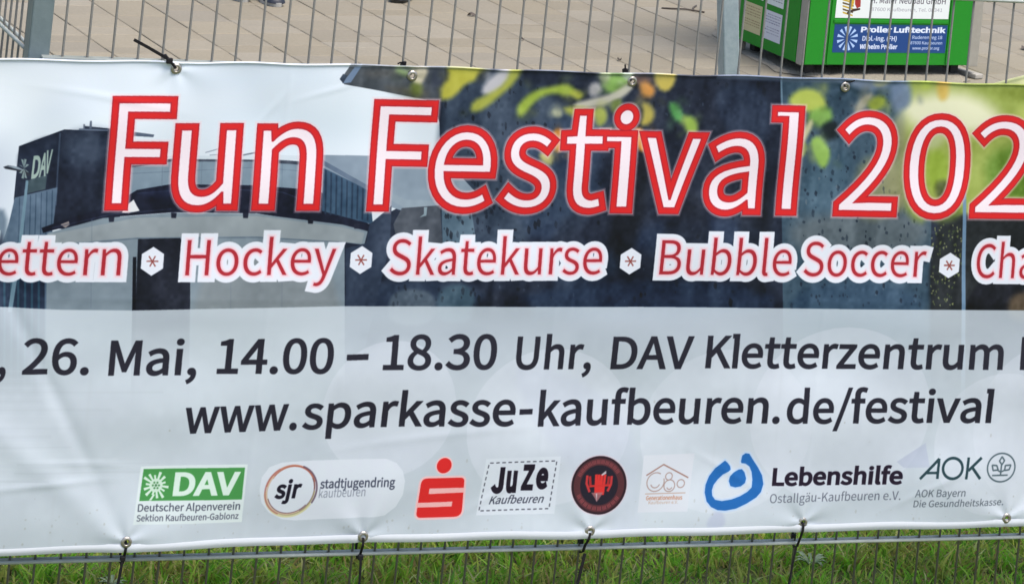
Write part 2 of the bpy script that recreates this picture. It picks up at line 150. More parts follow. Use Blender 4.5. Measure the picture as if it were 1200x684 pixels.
GLYPHS = r'''{"(": "461;201 -64 326 -267 352 -256 377 -245 402 -233 285 -40 229 192 229 424 229 655 285 885 402 1080 377 1092 352 1104 326 1116 201 911 126 692 126 424 126 156", ")": "461;109 -256 135 -267 261 -64 336 156 336 424 336 692 261 911 135 1116 109 1104 83 1092 57 1080 175 885 233 655 233 424 233 192 175 -40 57 -233 83 -245", "+": "757;329 258 329 158 362 158 395 158 428 158 428 258 428 357 428 457 521 457 614 457 707 457 707 488 707 519 707 550 614 550 521 550 428 550 428 649 428 749 428 849 395 849 362 849 329 849 329 749 329 649 329 550 236 550 144 550 52 550 52 519 52 488 52 457 144 457 236 457 329 457 329 357", ",": "379;92 -235 102 -259 225 -207 302 -105 302 26 302 117 262 172 196 172 146 172 102 139 102 85 102 30 145 -3 194 -3 199 -2 204 -2 209 -1 207 -83 157 -149 72 -186 82 -210", "-": "473;63 366 63 334 179 334 296 334 412 334 412 366 412 398 412 430 296 430 179 430 63 430 63 398", ".": "379;139 -18 190 -18 239 -18 280 20 280 76 280 134 239 172 190 172 139 172 100 134 100 76 100 20", "/": "535;151 198 15 -244 45 -244 76 -244 106 -244 242 198 378 641 514 1083 484 1083 454 1083 424 1083 288 641", "0": "757;188 -18 379 -18 569 -18 690 154 690 503 690 850 569 1018 379 1018 188 1018 68 850 68 503 68 154|492 83 379 83 266 83 188 210 188 503 188 795 266 920 379 920 492 920 570 795 570 503 570 210", "1": "757;120 35 120 0 303 0 486 0 668 0 668 35 668 69 668 104 602 104 535 104 468 104 468 402 468 701 468 1000 436 1000 404 1000 372 1000 318 969 254 945 165 929 165 903 165 876 165 850 225 850 284 850 344 850 344 601 344 352 344 104 269 104 195 104 120 104 120 69", "2": "757;60 25 60 0 270 0 479 0 689 0 689 36 689 72 689 108 597 108 504 108 412 108 362 108 300 102 248 98 483 321 641 524 641 724 641 902 528 1018 349 1018 222 1018 135 960 55 872 79 848 103 824 127 801 183 868 252 917 334 917 458 917 518 834 518 719 518 547 374 348 60 74 60 49", "3": "757;203 -18 359 -18 538 -18 681 89 681 267 681 405 587 492 469 521 469 523 469 526 469 528 576 565 647 647 647 768 647 926 524 1018 355 1018 240 1018 151 967 76 899 99 873 121 846 143 820 201 877 270 917 351 917 456 917 520 854 520 759 520 651 450 568 243 568 243 536 243 504 243 472 475 472 554 393 554 271 554 157 471 86 351 86 237 86 162 141 104 201 82 174 61 147 40 120 105 48", "4": "757;464 92 464 0 503 0 542 0 581 0 581 92 581 184 581 276 626 276 670 276 715 276 715 309 715 342 715 375 670 375 626 375 581 375 581 583 581 792 581 1000 535 1000 489 1000 443 1000 305 786 166 572 27 357 27 330 27 303 27 276 173 276 318 276 464 276 464 184|464 477 464 375 362 375 259 375 157 375 233 489 309 603 385 716 413 765 441 816 465 864 467 864 469 864 471 864 468 813 464 731 464 682 464 580", "5": "757;201 -18 357 -18 525 -18 685 106 685 325 685 546 548 644 383 644 323 644 278 629 233 604 242 701 251 797 259 894 385 894 510 894 636 894 636 929 636 965 636 1000 474 1000 312 1000 150 1000 139 844 128 689 117 533 140 519 162 505 184 491 241 529 284 550 351 550 476 550 558 465 558 322 558 176 464 86 345 86 229 86 156 139 100 196 79 169 58 142 37 115 105 48", "6": "757;220 -18 411 -18 566 -18 698 113 698 307 698 517 589 621 420 621 342 621 255 576 194 501 199 810 312 915 452 915 512 915 572 885 610 839 633 864 657 890 681 915 625 975 550 1018 446 1018 252 1018 76 869 76 477 76 147|210 194 196 401 262 494 338 528 400 528 521 528 580 442 580 307 580 171 506 80 411 80 285 80", "7": "757;288 379 270 0 313 0 357 0 400 0 416 392 458 625 693 925 693 950 693 975 693 1000 484 1000 276 1000 67 1000 67 965 67 929 67 894 229 894 391 894 553 894 356 621", "8": "757;196 -18 382 -18 569 -18 694 95 694 240 694 378 614 453 527 503 527 506 527 508 527 510 585 557 659 647 659 752 659 906 555 1015 385 1015 229 1015 111 913 111 761 111 656 173 581 246 531 246 529 246 527 246 525 154 476 63 382 63 248 63 94|517 603 450 543 332 589 224 643 224 761 224 858 291 922 383 922 490 922 553 844 553 745 553 671|499 75 383 75 263 75 173 153 173 259 173 355 231 434 311 486 453 428 576 379 576 244 576 145", "A": "829;118 333 5 0 48 0 90 0 132 0 165 102 197 204 229 306 351 306 473 306 595 306 627 204 658 102 690 0 735 0 779 0 824 0 711 333 598 667 484 1000 437 1000 391 1000 344 1000 231 667|362 405 261 405 277 457 293 508 310 559 345 673 378 780 409 898 411 898 413 898 415 898 447 782 479 673 516 559 532 508 548 457 563 405 462 405", "B": "896;138 333 138 0 244 0 350 0 456 0 679 0 835 97 835 293 835 430 750 509 632 532 632 534 632 537 632 539 726 569 778 656 778 756 778 932 636 1000 434 1000 335 1000 236 1000 138 1000 138 667|313 576 263 576 263 684 263 792 263 900 315 900 366 900 417 900 574 900 653 857 653 739 653 637 584 576 412 576 362 576|322 101 263 101 263 226 263 352 263 477 322 477 380 477 438 477 614 477 711 422 711 297 711 162 610 101 438 101 380 101", "C": "870;265 -18 514 -18 644 -18 742 34 821 126 798 152 775 179 752 206 688 135 615 93 520 93 329 93 209 251 209 503 209 753 336 907 524 907 610 907 675 869 729 813 751 840 774 868 797 895 739 959 644 1018 523 1018 269 1018 79 823 79 499 79 175", "D": "939;138 333 138 0 223 0 308 0 393 0 694 0 858 187 858 503 858 823 694 1000 387 1000 304 1000 221 1000 138 1000 138 667|301 104 263 104 263 368 263 633 263 898 301 898 339 898 377 898 613 898 729 757 729 503 729 251 613 104 377 104 339 104", "E": "804;138 333 138 0 335 0 532 0 729 0 729 36 729 72 729 108 573 108 418 108 263 108 263 229 263 351 263 472 390 472 516 472 643 472 643 508 643 544 643 580 516 580 390 580 263 580 263 684 263 789 263 894 413 894 563 894 714 894 714 929 714 965 714 1000 522 1000 330 1000 138 1000 138 667", "F": "753;138 333 138 0 180 0 221 0 263 0 263 150 263 299 263 449 391 449 518 449 645 449 645 484 645 520 645 555 518 555 391 555 263 555 263 668 263 781 263 894 413 894 563 894 714 894 714 929 714 965 714 1000 522 1000 330 1000 138 1000 138 667", "G": "940;267 -18 531 -18 664 -18 775 31 839 98 839 238 839 378 839 518 729 518 620 518 510 518 510 483 510 448 510 413 581 413 652 413 723 413 723 326 723 239 723 151 683 115 614 93 543 93 329 93 209 251 209 503 209 753 340 907 542 907 641 907 707 865 757 813 780 840 803 868 825 895 768 955 677 1018 538 1018 273 1018 79 823 79 499 79 175", "H": "993;138 333 138 0 180 0 221 0 263 0 263 157 263 315 263 472 419 472 574 472 730 472 730 315 730 157 730 0 772 0 814 0 857 0 857 333 857 667 857 1000 814 1000 772 1000 730 1000 730 860 730 721 730 581 574 581 419 581 263 581 263 721 263 860 263 1000 221 1000 180 1000 138 1000 138 667", "I": "400;138 333 138 0 180 0 221 0 263 0 263 333 263 667 263 1000 221 1000 180 1000 138 1000 138 667", "J": "730;196 -18 323 -18 518 -18 599 120 599 293 599 529 599 764 599 1000 557 1000 514 1000 472 1000 472 769 472 537 472 306 472 154 419 93 311 93 239 93 183 126 138 206 108 184 78 162 48 141 106 37", "K": "881;138 333 138 0 180 0 221 0 263 0 263 106 263 211 263 317 321 385 378 453 435 521 535 347 635 174 735 0 782 0 829 0 876 0 755 207 635 414 514 621 619 747 724 874 828 1000 780 1000 733 1000 685 1000 545 833 406 665 266 498 265 498 264 498 263 498 263 665 263 833 263 1000 221 1000 180 1000 138 1000 138 667", "L": "741;138 333 138 0 326 0 513 0 701 0 701 36 701 72 701 108 555 108 409 108 263 108 263 405 263 703 263 1000 221 1000 180 1000 138 1000 138 667", "M": "1108;138 333 138 0 176 0 213 0 251 0 251 185 251 369 251 554 251 640 243 761 235 849 236 849 238 849 240 849 267 773 294 697 321 621 384 447 447 274 510 101 538 101 567 101 595 101 658 274 720 447 783 621 810 697 837 773 864 849 865 849 867 849 869 849 862 761 853 640 853 554 853 369 853 185 853 0 892 0 931 0 970 0 970 333 970 667 970 1000 920 1000 869 1000 819 1000 755 822 691 643 628 465 604 397 584 326 558 256 556 256 554 256 553 256 528 326 506 397 480 465 417 643 353 822 289 1000 239 1000 188 1000 138 1000 138 667", "N": "986;138 333 138 0 177 0 217 0 256 0 256 175 256 350 256 525 256 630 247 737 241 838 243 838 245 838 247 838 283 769 319 700 355 632 476 421 598 211 719 0 762 0 805 0 849 0 849 333 849 667 849 1000 809 1000 769 1000 729 1000 729 827 729 653 729 480 729 377 738 263 746 164 744 164 742 164 739 164 704 232 668 301 632 370 510 580 388 790 266 1000 223 1000 181 1000 138 1000 138 667", "O": "1012;255 -18 506 -18 757 -18 933 183 933 503 933 824 757 1018 506 1018 255 1018 79 824 79 503 79 183|686 93 506 93 326 93 209 254 209 503 209 753 326 907 506 907 686 907 804 753 804 503 804 254", "P": "864;138 333 138 0 180 0 221 0 263 0 263 133 263 266 263 398 318 398 373 398 428 398 648 398 797 495 797 707 797 925 647 1000 423 1000 328 1000 233 1000 138 1000 138 667|313 501 263 501 263 633 263 765 263 898 311 898 359 898 407 898 583 898 671 853 671 707 671 563 588 501 412 501 362 501", "R": "866;319 525 263 525 263 649 263 774 263 898 319 898 375 898 431 898 588 898 674 851 674 720 674 589 588 525 431 525 375 525|605 141 686 0 734 0 781 0 828 0 744 146 659 292 574 438 709 471 799 563 799 720 799 928 653 1000 450 1000 346 1000 242 1000 138 1000 138 667 138 333 138 0 180 0 221 0 263 0 263 141 263 283 263 424 323 424 383 424 443 424 524 283", "S": "813;273 -18 415 -18 623 -18 754 108 754 266 754 415 664 483 548 533 501 554 454 574 407 595 329 628 240 664 240 763 240 851 314 907 427 907 520 907 593 872 655 814 677 841 698 868 720 895 651 967 546 1018 427 1018 246 1018 112 907 112 753 112 607 222 536 315 497 363 476 411 455 458 434 554 392 626 359 626 255 626 158 548 93 416 93 312 93 211 142 141 217 116 188 90 159 65 130 151 40", "T": "817;345 298 345 0 387 0 430 0 472 0 472 298 472 596 472 894 573 894 674 894 775 894 775 929 775 965 775 1000 531 1000 286 1000 42 1000 42 965 42 929 42 894 143 894 244 894 345 894 345 596", "U": "984;288 -18 492 -18 696 -18 851 91 851 412 851 608 851 804 851 1000 811 1000 770 1000 730 1000 730 803 730 606 730 409 730 169 625 93 492 93 362 93 259 169 259 409 259 606 259 803 259 1000 217 1000 176 1000 134 1000 134 804 134 608 134 412 134 91", "V": "784;214 333 321 0 369 0 418 0 467 0 573 333 678 667 784 1000 742 1000 699 1000 656 1000 603 819 549 639 495 458 461 341 437 246 398 128 397 128 395 128 393 128 356 246 330 341 296 458 242 639 188 819 134 1000 90 1000 45 1000 1 1000 108 667", "W": "1198;176 333 247 0 297 0 347 0 397 0 447 201 496 402 546 603 562 682 581 754 596 831 598 831 600 831 602 831 618 754 633 682 651 603 701 402 752 201 802 0 853 0 904 0 955 0 1024 333 1092 667 1161 1000 1121 1000 1081 1000 1041 1000 1005 819 969 637 933 456 915 348 896 240 879 131 876 131 873 131 870 131 846 240 824 349 799 456 753 637 707 819 660 1000 622 1000 583 1000 544 1000 498 819 452 637 407 456 382 348 357 240 336 131 334 131 332 131 330 131 310 240 291 348 270 456 235 637 200 819 165 1000 122 1000 79 1000 35 1000 106 667", "Z": "823;68 25 68 0 298 0 528 0 759 0 759 36 759 72 759 108 580 108 402 108 224 108 400 380 576 653 752 925 752 950 752 975 752 1000 540 1000 328 1000 116 1000 116 965 116 929 116 894 276 894 436 894 596 894 420 621 244 349 68 76 68 51", "a": "768;172 -18 296 -18 387 -18 471 30 542 89 543 89 544 89 546 89 549 59 553 30 557 0 591 0 625 0 659 0 659 152 659 304 659 456 659 640 584 760 402 760 282 760 179 707 112 663 128 634 144 606 160 577 218 617 296 656 382 656 503 656 535 565 535 469 220 434 80 353 80 192 80 59|402 83 332 83 258 83 201 116 201 201 201 296 285 357 535 386 535 317 535 249 535 180 462 116", "b": "843;383 -18 452 -18 621 -18 774 128 774 382 774 611 670 760 479 760 396 760 314 714 246 656 247 700 249 744 251 789 251 888 251 987 251 1086 209 1086 167 1086 126 1086 126 724 126 362 126 0 159 0 192 0 225 0 229 25 232 51 236 76 238 76 240 76 241 76 306 18|554 87 431 87 382 87 315 106 251 164 251 294 251 424 251 554 321 619 386 655 447 655 589 655 644 546 644 381 644 198", "c": "696;221 -18 417 -18 506 -18 591 18 658 75 639 103 621 131 603 160 557 119 497 86 428 86 292 86 199 199 199 370 199 540 297 655 432 655 490 655 538 629 580 591 601 618 622 645 643 673 591 719 524 760 427 760 236 760 71 617 71 370 71 124", "d": "846;192 -18 378 -18 467 -18 546 30 603 87 604 87 606 87 607 87 611 58 614 29 618 0 652 0 686 0 720 0 720 362 720 724 720 1086 678 1086 637 1086 595 1086 595 991 595 896 595 801 597 759 599 716 602 674 536 727 480 760 393 760 224 760 72 610 72 370 72 123|473 87 405 87 276 87 201 192 201 371 201 540 296 655 415 655 476 655 533 633 595 577 595 447 595 318 595 188 533 120", "e": "756;228 -18 426 -18 525 -18 604 15 668 57 654 85 639 113 625 141 569 104 512 82 439 82 299 82 202 183 194 341 360 341 527 341 693 341 696 360 698 385 698 412 698 623 592 760 402 760 233 760 71 611 71 370 71 126|325 430 192 430 207 577 300 660 405 660 521 660 589 580 589 430 457 430", "f": "443;45 671 45 640 79 640 112 640 146 640 146 427 146 213 146 0 187 0 229 0 270 0 270 213 270 427 270 640 322 640 375 640 427 640 427 673 427 707 427 741 375 741 322 741 270 741 270 780 270 819 270 858 270 954 304 1004 375 1004 401 1004 431 997 458 984 467 1016 477 1048 486 1080 452 1094 408 1104 362 1104 214 1104 146 1010 146 859 146 820 146 780 146 741 112 739 79 736 45 734 45 703", "g": "769;195 -341 375 -341 604 -341 750 -222 750 -85 750 38 663 91 492 91 444 91 395 91 347 91 247 91 217 126 217 172 217 213 237 237 265 261 297 244 338 235 374 235 527 235 645 334 645 492 645 557 621 611 585 645 636 645 686 645 737 645 737 677 737 709 737 741 651 741 565 741 479 741 453 752 416 760 374 760 225 760 97 658 97 495 97 407 145 334 194 296 194 294 194 292 194 291 154 263 112 214 112 153 112 94 141 55 179 31 179 29 179 27 179 25 109 -18 70 -79 70 -143 70 -270|460 319 374 319 289 319 217 387 217 495 217 604 288 668 374 668 462 668 532 604 532 495 532 387|536 -255 393 -255 258 -255 179 -205 179 -126 179 -83 201 -38 254 0 286 -8 322 -11 349 -11 392 -11 435 -11 477 -11 576 -11 628 -35 628 -105 628 -181", "h": "828;126 362 126 0 167 0 209 0 251 0 251 179 251 358 251 538 325 613 377 651 453 651 551 651 593 592 593 453 593 302 593 151 593 0 635 0 676 0 718 0 718 156 718 313 718 469 718 658 647 760 491 760 390 760 314 704 246 636 247 687 249 738 251 789 251 888 251 987 251 1086 209 1086 167 1086 126 1086 126 724", "i": "375;126 247 126 0 167 0 209 0 251 0 251 247 251 494 251 741 209 741 167 741 126 741 126 494|139 894 188 894 237 894 271 926 271 977 271 1025 237 1057 188 1057 139 1057 106 1025 106 977 106 926", "j": "375;4 -330 48 -330 195 -330 251 -236 251 -85 251 191 251 466 251 741 210 741 168 741 127 741 127 466 127 191 127 -85 127 -175 109 -231 35 -231 10 -231 -16 -224 -35 -217 -44 -248 -52 -280 -60 -311 -34 -322|139 894 188 894 236 894 271 926 271 977 271 1025 236 1057 188 1057 139 1057 105 1025 105 977 105 926", "k": "753;126 362 126 0 166 0 207 0 248 0 248 65 248 130 248 195 295 249 341 303 387 357 460 238 532 119 604 0 649 0 694 0 739 0 646 147 553 295 460 442 542 542 624 641 707 741 660 741 614 741 568 741 463 611 358 481 254 351 252 351 250 351 248 351 248 596 248 841 248 1086 207 1086 166 1086 126 1086 126 724", "l": "387;164 -18 256 -18 291 -18 311 -12 329 -7 323 25 317 57 311 89 297 86 292 86 285 86 266 86 251 101 251 139 251 455 251 770 251 1086 209 1086 167 1086 126 1086 126 773 126 460 126 147 126 42", "m": "1263;126 247 126 0 167 0 209 0 251 0 251 179 251 358 251 538 318 614 381 651 437 651 531 651 574 592 574 453 574 302 574 151 574 0 616 0 657 0 698 0 698 179 698 358 698 538 768 614 828 651 885 651 980 651 1023 592 1023 453 1023 302 1023 151 1023 0 1065 0 1106 0 1147 0 1147 156 1147 313 1147 469 1147 658 1075 760 924 760 832 760 756 701 678 618 648 705 588 760 473 760 385 760 308 704 243 633 242 633 241 633 240 633 236 669 232 705 228 741 194 741 160 741 126 741 126 494", "n": "832;126 247 126 0 167 0 209 0 251 0 251 179 251 358 251 538 325 613 377 651 453 651 551 651 593 592 593 453 593 302 593 151 593 0 635 0 676 0 718 0 718 156 718 313 718 469 718 658 647 760 491 760 390 760 312 704 243 633 242 633 241 633 240 633 236 669 232 705 228 741 194 741 160 741 126 741 126 494", "o": "827;232 -18 413 -18 595 -18 756 124 756 370 756 617 595 760 413 760 232 760 71 617 71 370 71 124|542 86 413 86 285 86 199 199 199 370 199 540 285 655 413 655 542 655 629 540 629 370 629 199", "p": "846;126 39 126 -312 167 -312 209 -312 251 -312 251 -229 251 -145 251 -61 250 -18 248 25 247 68 314 12 385 -18 452 -18 621 -18 774 128 774 382 774 611 670 760 479 760 393 760 310 711 243 655 242 655 241 655 240 655 236 683 232 712 228 741 194 741 160 741 126 741 126 390|554 87 431 87 382 87 317 106 251 164 251 294 251 424 251 554 322 619 386 655 447 655 589 655 644 546 644 381 644 198", "r": "529;126 247 126 0 167 0 209 0 251 0 251 159 251 317 251 476 300 602 375 648 437 648 468 648 484 644 509 636 517 672 524 708 532 744 509 756 486 760 453 760 371 760 295 700 243 606 242 606 241 606 240 606 236 651 232 696 228 741 194 741 160 741 126 741 126 494", "s": "638;214 -18 319 -18 494 -18 588 82 588 202 588 342 471 386 363 427 280 458 203 486 203 555 203 614 247 663 341 663 407 663 458 634 509 598 529 623 549 649 569 675 513 722 431 760 340 760 177 760 85 667 85 550 85 423 196 374 300 336 382 306 469 270 469 195 469 131 422 79 323 79 235 79 169 115 104 168 84 140 64 112 44 85 113 26", "t": "514;201 -18 357 -18 404 -18 453 -4 495 10 487 41 479 72 471 104 446 93 413 83 386 83 300 83 271 135 271 225 271 363 271 502 271 640 339 640 406 640 473 640 473 673 473 707 473 741 406 741 339 741 271 741 271 810 271 880 271 950 237 950 202 950 168 950 163 880 159 810 154 741 115 739 76 736 37 734 37 703 37 671 37 640 74 640 111 640 147 640 147 503 147 366 147 229 147 80", "u": "828;186 -18 342 -18 443 -18 517 35 587 116 588 116 589 116 591 116 594 77 597 39 600 0 635 0 669 0 704 0 704 247 704 494 704 741 663 741 621 741 580 741 580 566 580 391 580 216 509 128 456 90 379 90 281 90 240 149 240 286 240 438 240 589 240 741 198 741 156 741 115 741 115 584 115 428 115 271 115 82", "v": "711;196 247 285 0 334 0 382 0 431 0 518 247 606 494 693 741 652 741 611 741 570 741 523 600 477 460 430 319 408 247 383 172 362 101 359 101 357 101 355 101 333 172 310 247 286 319 240 460 194 600 147 741 104 741 61 741 18 741 107 494", "w": "1094;174 247 243 0 291 0 339 0 387 0 422 132 457 265 492 397 512 468 527 538 543 613 545 613 548 613 550 613 568 538 581 469 600 400 636 266 671 133 707 0 757 0 808 0 858 0 925 247 992 494 1059 741 1019 741 979 741 939 741 903 598 867 455 831 312 814 241 801 175 786 106 784 106 781 106 779 106 761 175 745 241 727 312 688 455 650 598 611 741 571 741 530 741 490 741 451 598 412 455 374 312 356 241 340 175 325 106 322 106 320 106 318 106 303 175 289 241 274 312 237 455 201 598 164 741 121 741 79 741 37 741 106 494", "y": "711;104 -319 138 -319 285 -319 363 -207 415 -63 508 205 600 473 693 741 653 741 612 741 572 741 527 604 482 467 438 330 419 263 397 188 378 120 376 120 373 120 371 120 345 190 321 265 297 330 247 467 197 604 147 741 104 741 61 741 18 741 117 493 216 246 315 -1 310 -20 304 -39 299 -57 267 -149 216 -217 132 -217 112 -217 90 -210 75 -205 67 -238 59 -271 50 -304 74 -314", "z": "648;48 22 48 0 235 0 422 0 608 0 608 34 608 67 608 101 474 101 339 101 205 101 335 292 466 483 596 674 596 696 596 719 596 741 427 741 259 741 90 741 90 707 90 673 90 640 206 640 322 640 438 640 308 449 178 258 48 67 48 45", "ä": "768;172 -18 296 -18 387 -18 471 30 542 89 543 89 544 89 546 89 549 59 553 30 557 0 591 0 625 0 659 0 659 152 659 304 659 456 659 640 584 760 402 760 282 760 179 707 112 663 128 634 144 606 160 577 218 617 296 656 382 656 503 656 535 565 535 469 220 434 80 353 80 192 80 59|402 83 332 83 258 83 201 116 201 201 201 296 285 357 535 386 535 317 535 249 535 180 462 116|217 896 261 896 304 896 337 929 337 971 337 1014 304 1046 261 1046 217 1046 186 1014 186 971 186 929|510 896 554 896 598 896 630 929 630 971 630 1014 598 1046 554 1046 510 1046 477 1014 477 971 477 929", "–": "731;63 369 63 341 265 341 467 341 668 341 668 369 668 397 668 426 467 426 265 426 63 426 63 397", " ": "306;"}'''
# ------------------------------------------------------------------ flat print: a small rasteriser for lettering and pictures
GL = json.loads(GLYPHS)
_gc = {}
def glyph(ch):
    if ch in _gc: return _gc[ch]
    adv, s = GL[ch].split(';', 1); cs = []
    for c in s.split('|'):
        if not c: continue
        v = np.array(c.split(), float).reshape(-1, 6); pts = []; n = len(v)
        for i in range(n):
            a, b = v[i], v[(i+1) % n]
            P = [a[2:4], a[4:6], b[0:2], b[2:4]]
            d1, d2 = P[1]-P[0], P[3]-P[0]
            straight = abs(d1[0]*d2[1]-d1[1]*d2[0]) < 8*max(1, np.hypot(*d2)) and abs(np.cross(P[2]-P[0], d2)) < 8*max(1, np.hypot(*d2))
            k = 1 if straight else 8
            for j in range(k):
                t = j/k
                pts.append((1-t)**3*P[0]+3*t*(1-t)**2*P[1]+3*t*t*(1-t)*P[2]+t**3*P[3])
        pts = np.array(pts); keep = np.hypot(*(pts-np.roll(pts, 1, 0)).T) > 1.5
        cs.append(pts[keep]/1000)
    _gc[ch] = (float(adv)/1000, cs); return _gc[ch]
np.cross = (lambda a, b: a[...,0]*b[...,1]-a[...,1]*b[...,0])
_gc['\u0142'] = (.32, [np.array([(.06, .965), (.06, 1.06), (.235, 1.06), (.235, 0), (.11, 0), (.11, .965)])])          # l with a flag
_gc['\u0131'] = (.25, [np.array([(0, .67), (0, .74), (.25, .74), (.25, 0), (.135, 0), (.135, .67)])])            # headline i, stem with a flag
_gc['\u0140'] = (.23, [np.array([(0, .985), (0, 1.05), (.23, 1.05), (.23, 0), (.115, 0), (.115, .985)])])           # headline l with a flag

class Print:
    """canvas in metres on the printed surface; f maps artwork units to metres"""
    def __init__(s, x0, z0, w, h, ppm, f=None, base=(255, 255, 255)):
        s.x0, s.z0, s.w, s.h, s.ppm, s.f = x0, z0, w, h, ppm, f
        s.W, s.H = int(round(w*ppm)), int(round(h*ppm))
        s.im = np.empty((s.H, s.W, 3), np.float32); s.im[:] = np.array(base, np.float32)/255
    def tx(s, p):                            # artwork -> pixel coordinates (row 0 at the bottom)
        p = np.asarray(p, float).reshape(-1, 2)
        if s.f is not None: p = s.f(p)
        return np.stack([(p[:, 0]-s.x0)*s.ppm, (p[:, 1]-s.z0)*s.ppm], 1)
    def sdf(s, polys, pad):
        allp = np.concatenate(polys); a = np.floor(allp.min(0)-pad).astype(int); b = np.ceil(allp.max(0)+pad).astype(int)+1
        a = np.maximum(a, 0); b = np.minimum(b, (s.W, s.H))
        if (b <= a).any(): return None
        X = (np.arange(a[0], b[0])+.5).astype(np.float32)[None, :]; Y = (np.arange(a[1], b[1])+.5).astype(np.float32)[:, None]
        D = np.full((Y.size, X.size), 1e9, np.float32); Wn = np.zeros((Y.size, X.size), np.int16)
        for P in polys:
            Q = np.roll(P, -1, 0)
            for (x1, y1), (x2, y2) in zip(P, Q):
                dx, dy = x2-x1, y2-y1; L2 = dx*dx+dy*dy
                if L2 < 1e-9: continue
                m = pad+1
                i0 = int(max(0, min(x1, x2)-m-a[0])); i1 = int(min(X.size, max(x1, x2)+m-a[0]+1))
                j0 = int(max(0, min(y1, y2)-m-a[1])); j1 = int(min(Y.size, max(y1, y2)+m-a[1]+1))
                if i1 > i0 and j1 > j0:
                    xx = X[:, i0:i1]; yy = Y[j0:j1]
                    t = np.clip(((xx-x1)*dx+(yy-y1)*dy)/L2, 0, 1)
                    d = (xx-x1-t*dx)**2+(yy-y1-t*dy)**2
                    D[j0:j1, i0:i1] = np.minimum(D[j0:j1, i0:i1], d)
                if y1 != y2:
                    lo, hi = (y1, y2) if y1 < y2 else (y2, y1)
                    r0 = max(0, int(math.ceil(lo-.5-a[1]))); r1 = min(Y.size, int(math.ceil(hi-.5-a[1])))
                    if r1 > r0:
                        yr = Y[r0:r1]; xi = x1+(yr-y1)*dx/dy
                        Wn[r0:r1] += np.where(X < xi, 1 if dy > 0 else -1, 0).astype(np.int16)
        D = np.sqrt(D); D = np.where(Wn != 0, -D, D)
        return a, b, D
    def cover(s, polys, S=3):
        """area coverage of a set of contours, non-zero winding, S x S samples per pixel"""
        allp = np.concatenate(polys); a = np.floor(allp.min(0)-1).astype(int); b = np.ceil(allp.max(0)+1).astype(int)+1
        a = np.maximum(a, 0); b = np.minimum(b, (s.W, s.H))
        if (b <= a).any(): return None
        w, h = (b-a)*S; D = np.zeros((h, w+1), np.int16)
        for P in polys:
            P = (P-a)*S-.5; Q = np.roll(P, -1, 0)
            for (x1, y1), (x2, y2) in zip(P, Q):
                if y1 == y2: continue
                lo, hi, sg = (y1, y2, 1) if y1 < y2 else (y2, y1, -1)
                r0 = max(0, math.ceil(lo)); r1 = min(h, math.ceil(hi))
                if r1 > r0:
                    yr = np.arange(r0, r1); xi = np.clip(np.ceil(x1+(yr-y1)*(x2-x1)/(y2-y1)), 0, w).astype(int)
                    D[yr, xi] += sg                 # one crossing per row: no repeated index
        Wn = np.cumsum(D[:, :w], 1) != 0
        return a, b, Wn.reshape(h//S, S, w//S, S).mean((1, 3)).astype(np.float32)
    def blend(s, a, b, al, col, tex=None):
        reg = s.im[a[1]:b[1], a[0]:b[0]]; c = np.array(col, np.float32)/255
        reg += (c-reg)*al[..., None]
    def fillpx(s, polys, col, alpha=1., soft=.9):
        polys = [p for p in polys if len(p) > 2]
        if soft < 3:
            r = s.cover(polys)
            if r is not None: s.blend(r[0], r[1], r[2]*alpha, col)
            return
        r = s.sdf(polys, soft+1.5)
        if r is None: return
        a, b, D = r
        al = np.clip(.5-D/soft, 0, 1) if soft < 3 else (lambda t: t*t*(3-2*t))(np.clip(.5-D/(2*soft), 0, 1))
        s.blend(a, b, al*alpha, col)
    def poly(s, pts, col, alpha=1., soft=.9):
        if soft >= 3:
            pts = s.resample(pts); soft *= 1.9 if soft < 7 else 1.6
        s.fillpx([s.tx(pts)], col, alpha, soft)
    def resample(s, pts):
        p = np.asarray(pts, float)
        for _ in range(1 if len(p) > 4 else 2):
            q = np.roll(p, -1, 0); p = np.stack([p*.75+q*.25, p*.25+q*.75], 1).reshape(-1, 2)
        return p
    def line(s, pts, w, col, alpha=1., closed=False, soft=.9):
        """w in artwork units"""
        p = s.tx(pts); q = s.tx(np.asarray(pts, float)+[w, 0]); wp = np.hypot(*(q-p).T).mean()
        s.strokepx(p, wp, col, alpha, closed, soft)
    def strokepx(s, p, wp, col, alpha=1., closed=False, soft=.9):
        n = len(p); segs = []
        for i in range(n if closed else n-1):
            a, b = p[i], p[(i+1) % n]; d = b-a; L = np.hypot(*d)
            if L < 1e-6: continue
            nn = np.array([-d[1], d[0]])/L*wp/2; e = d/L*wp*.12
            segs.append(np.array([a+nn-e, a-nn-e, b-nn+e, b+nn+e]))
        s.fillpx(segs, col, alpha, soft)
    def disc(s, c, r, col, alpha=1., soft=.9, sx=1., ring=0, a0=0, a1=360, sh=0.):
        """r in metres (true circle on the surface)"""
        o = s.tx([c])[0]; n = 48; an = np.radians(np.linspace(a0, a1, n, endpoint=(a1-a0 < 360)))
        P = np.stack([o[0]+np.cos(an)*r*s.ppm*sx+np.sin(an)*r*s.ppm*sh, o[1]+np.sin(an)*r*s.ppm], 1)
        if ring: s.strokepx(P, ring*s.ppm, col, alpha, a1-a0 >= 360, soft)
        else: s.fillpx([P], col, alpha, soft)
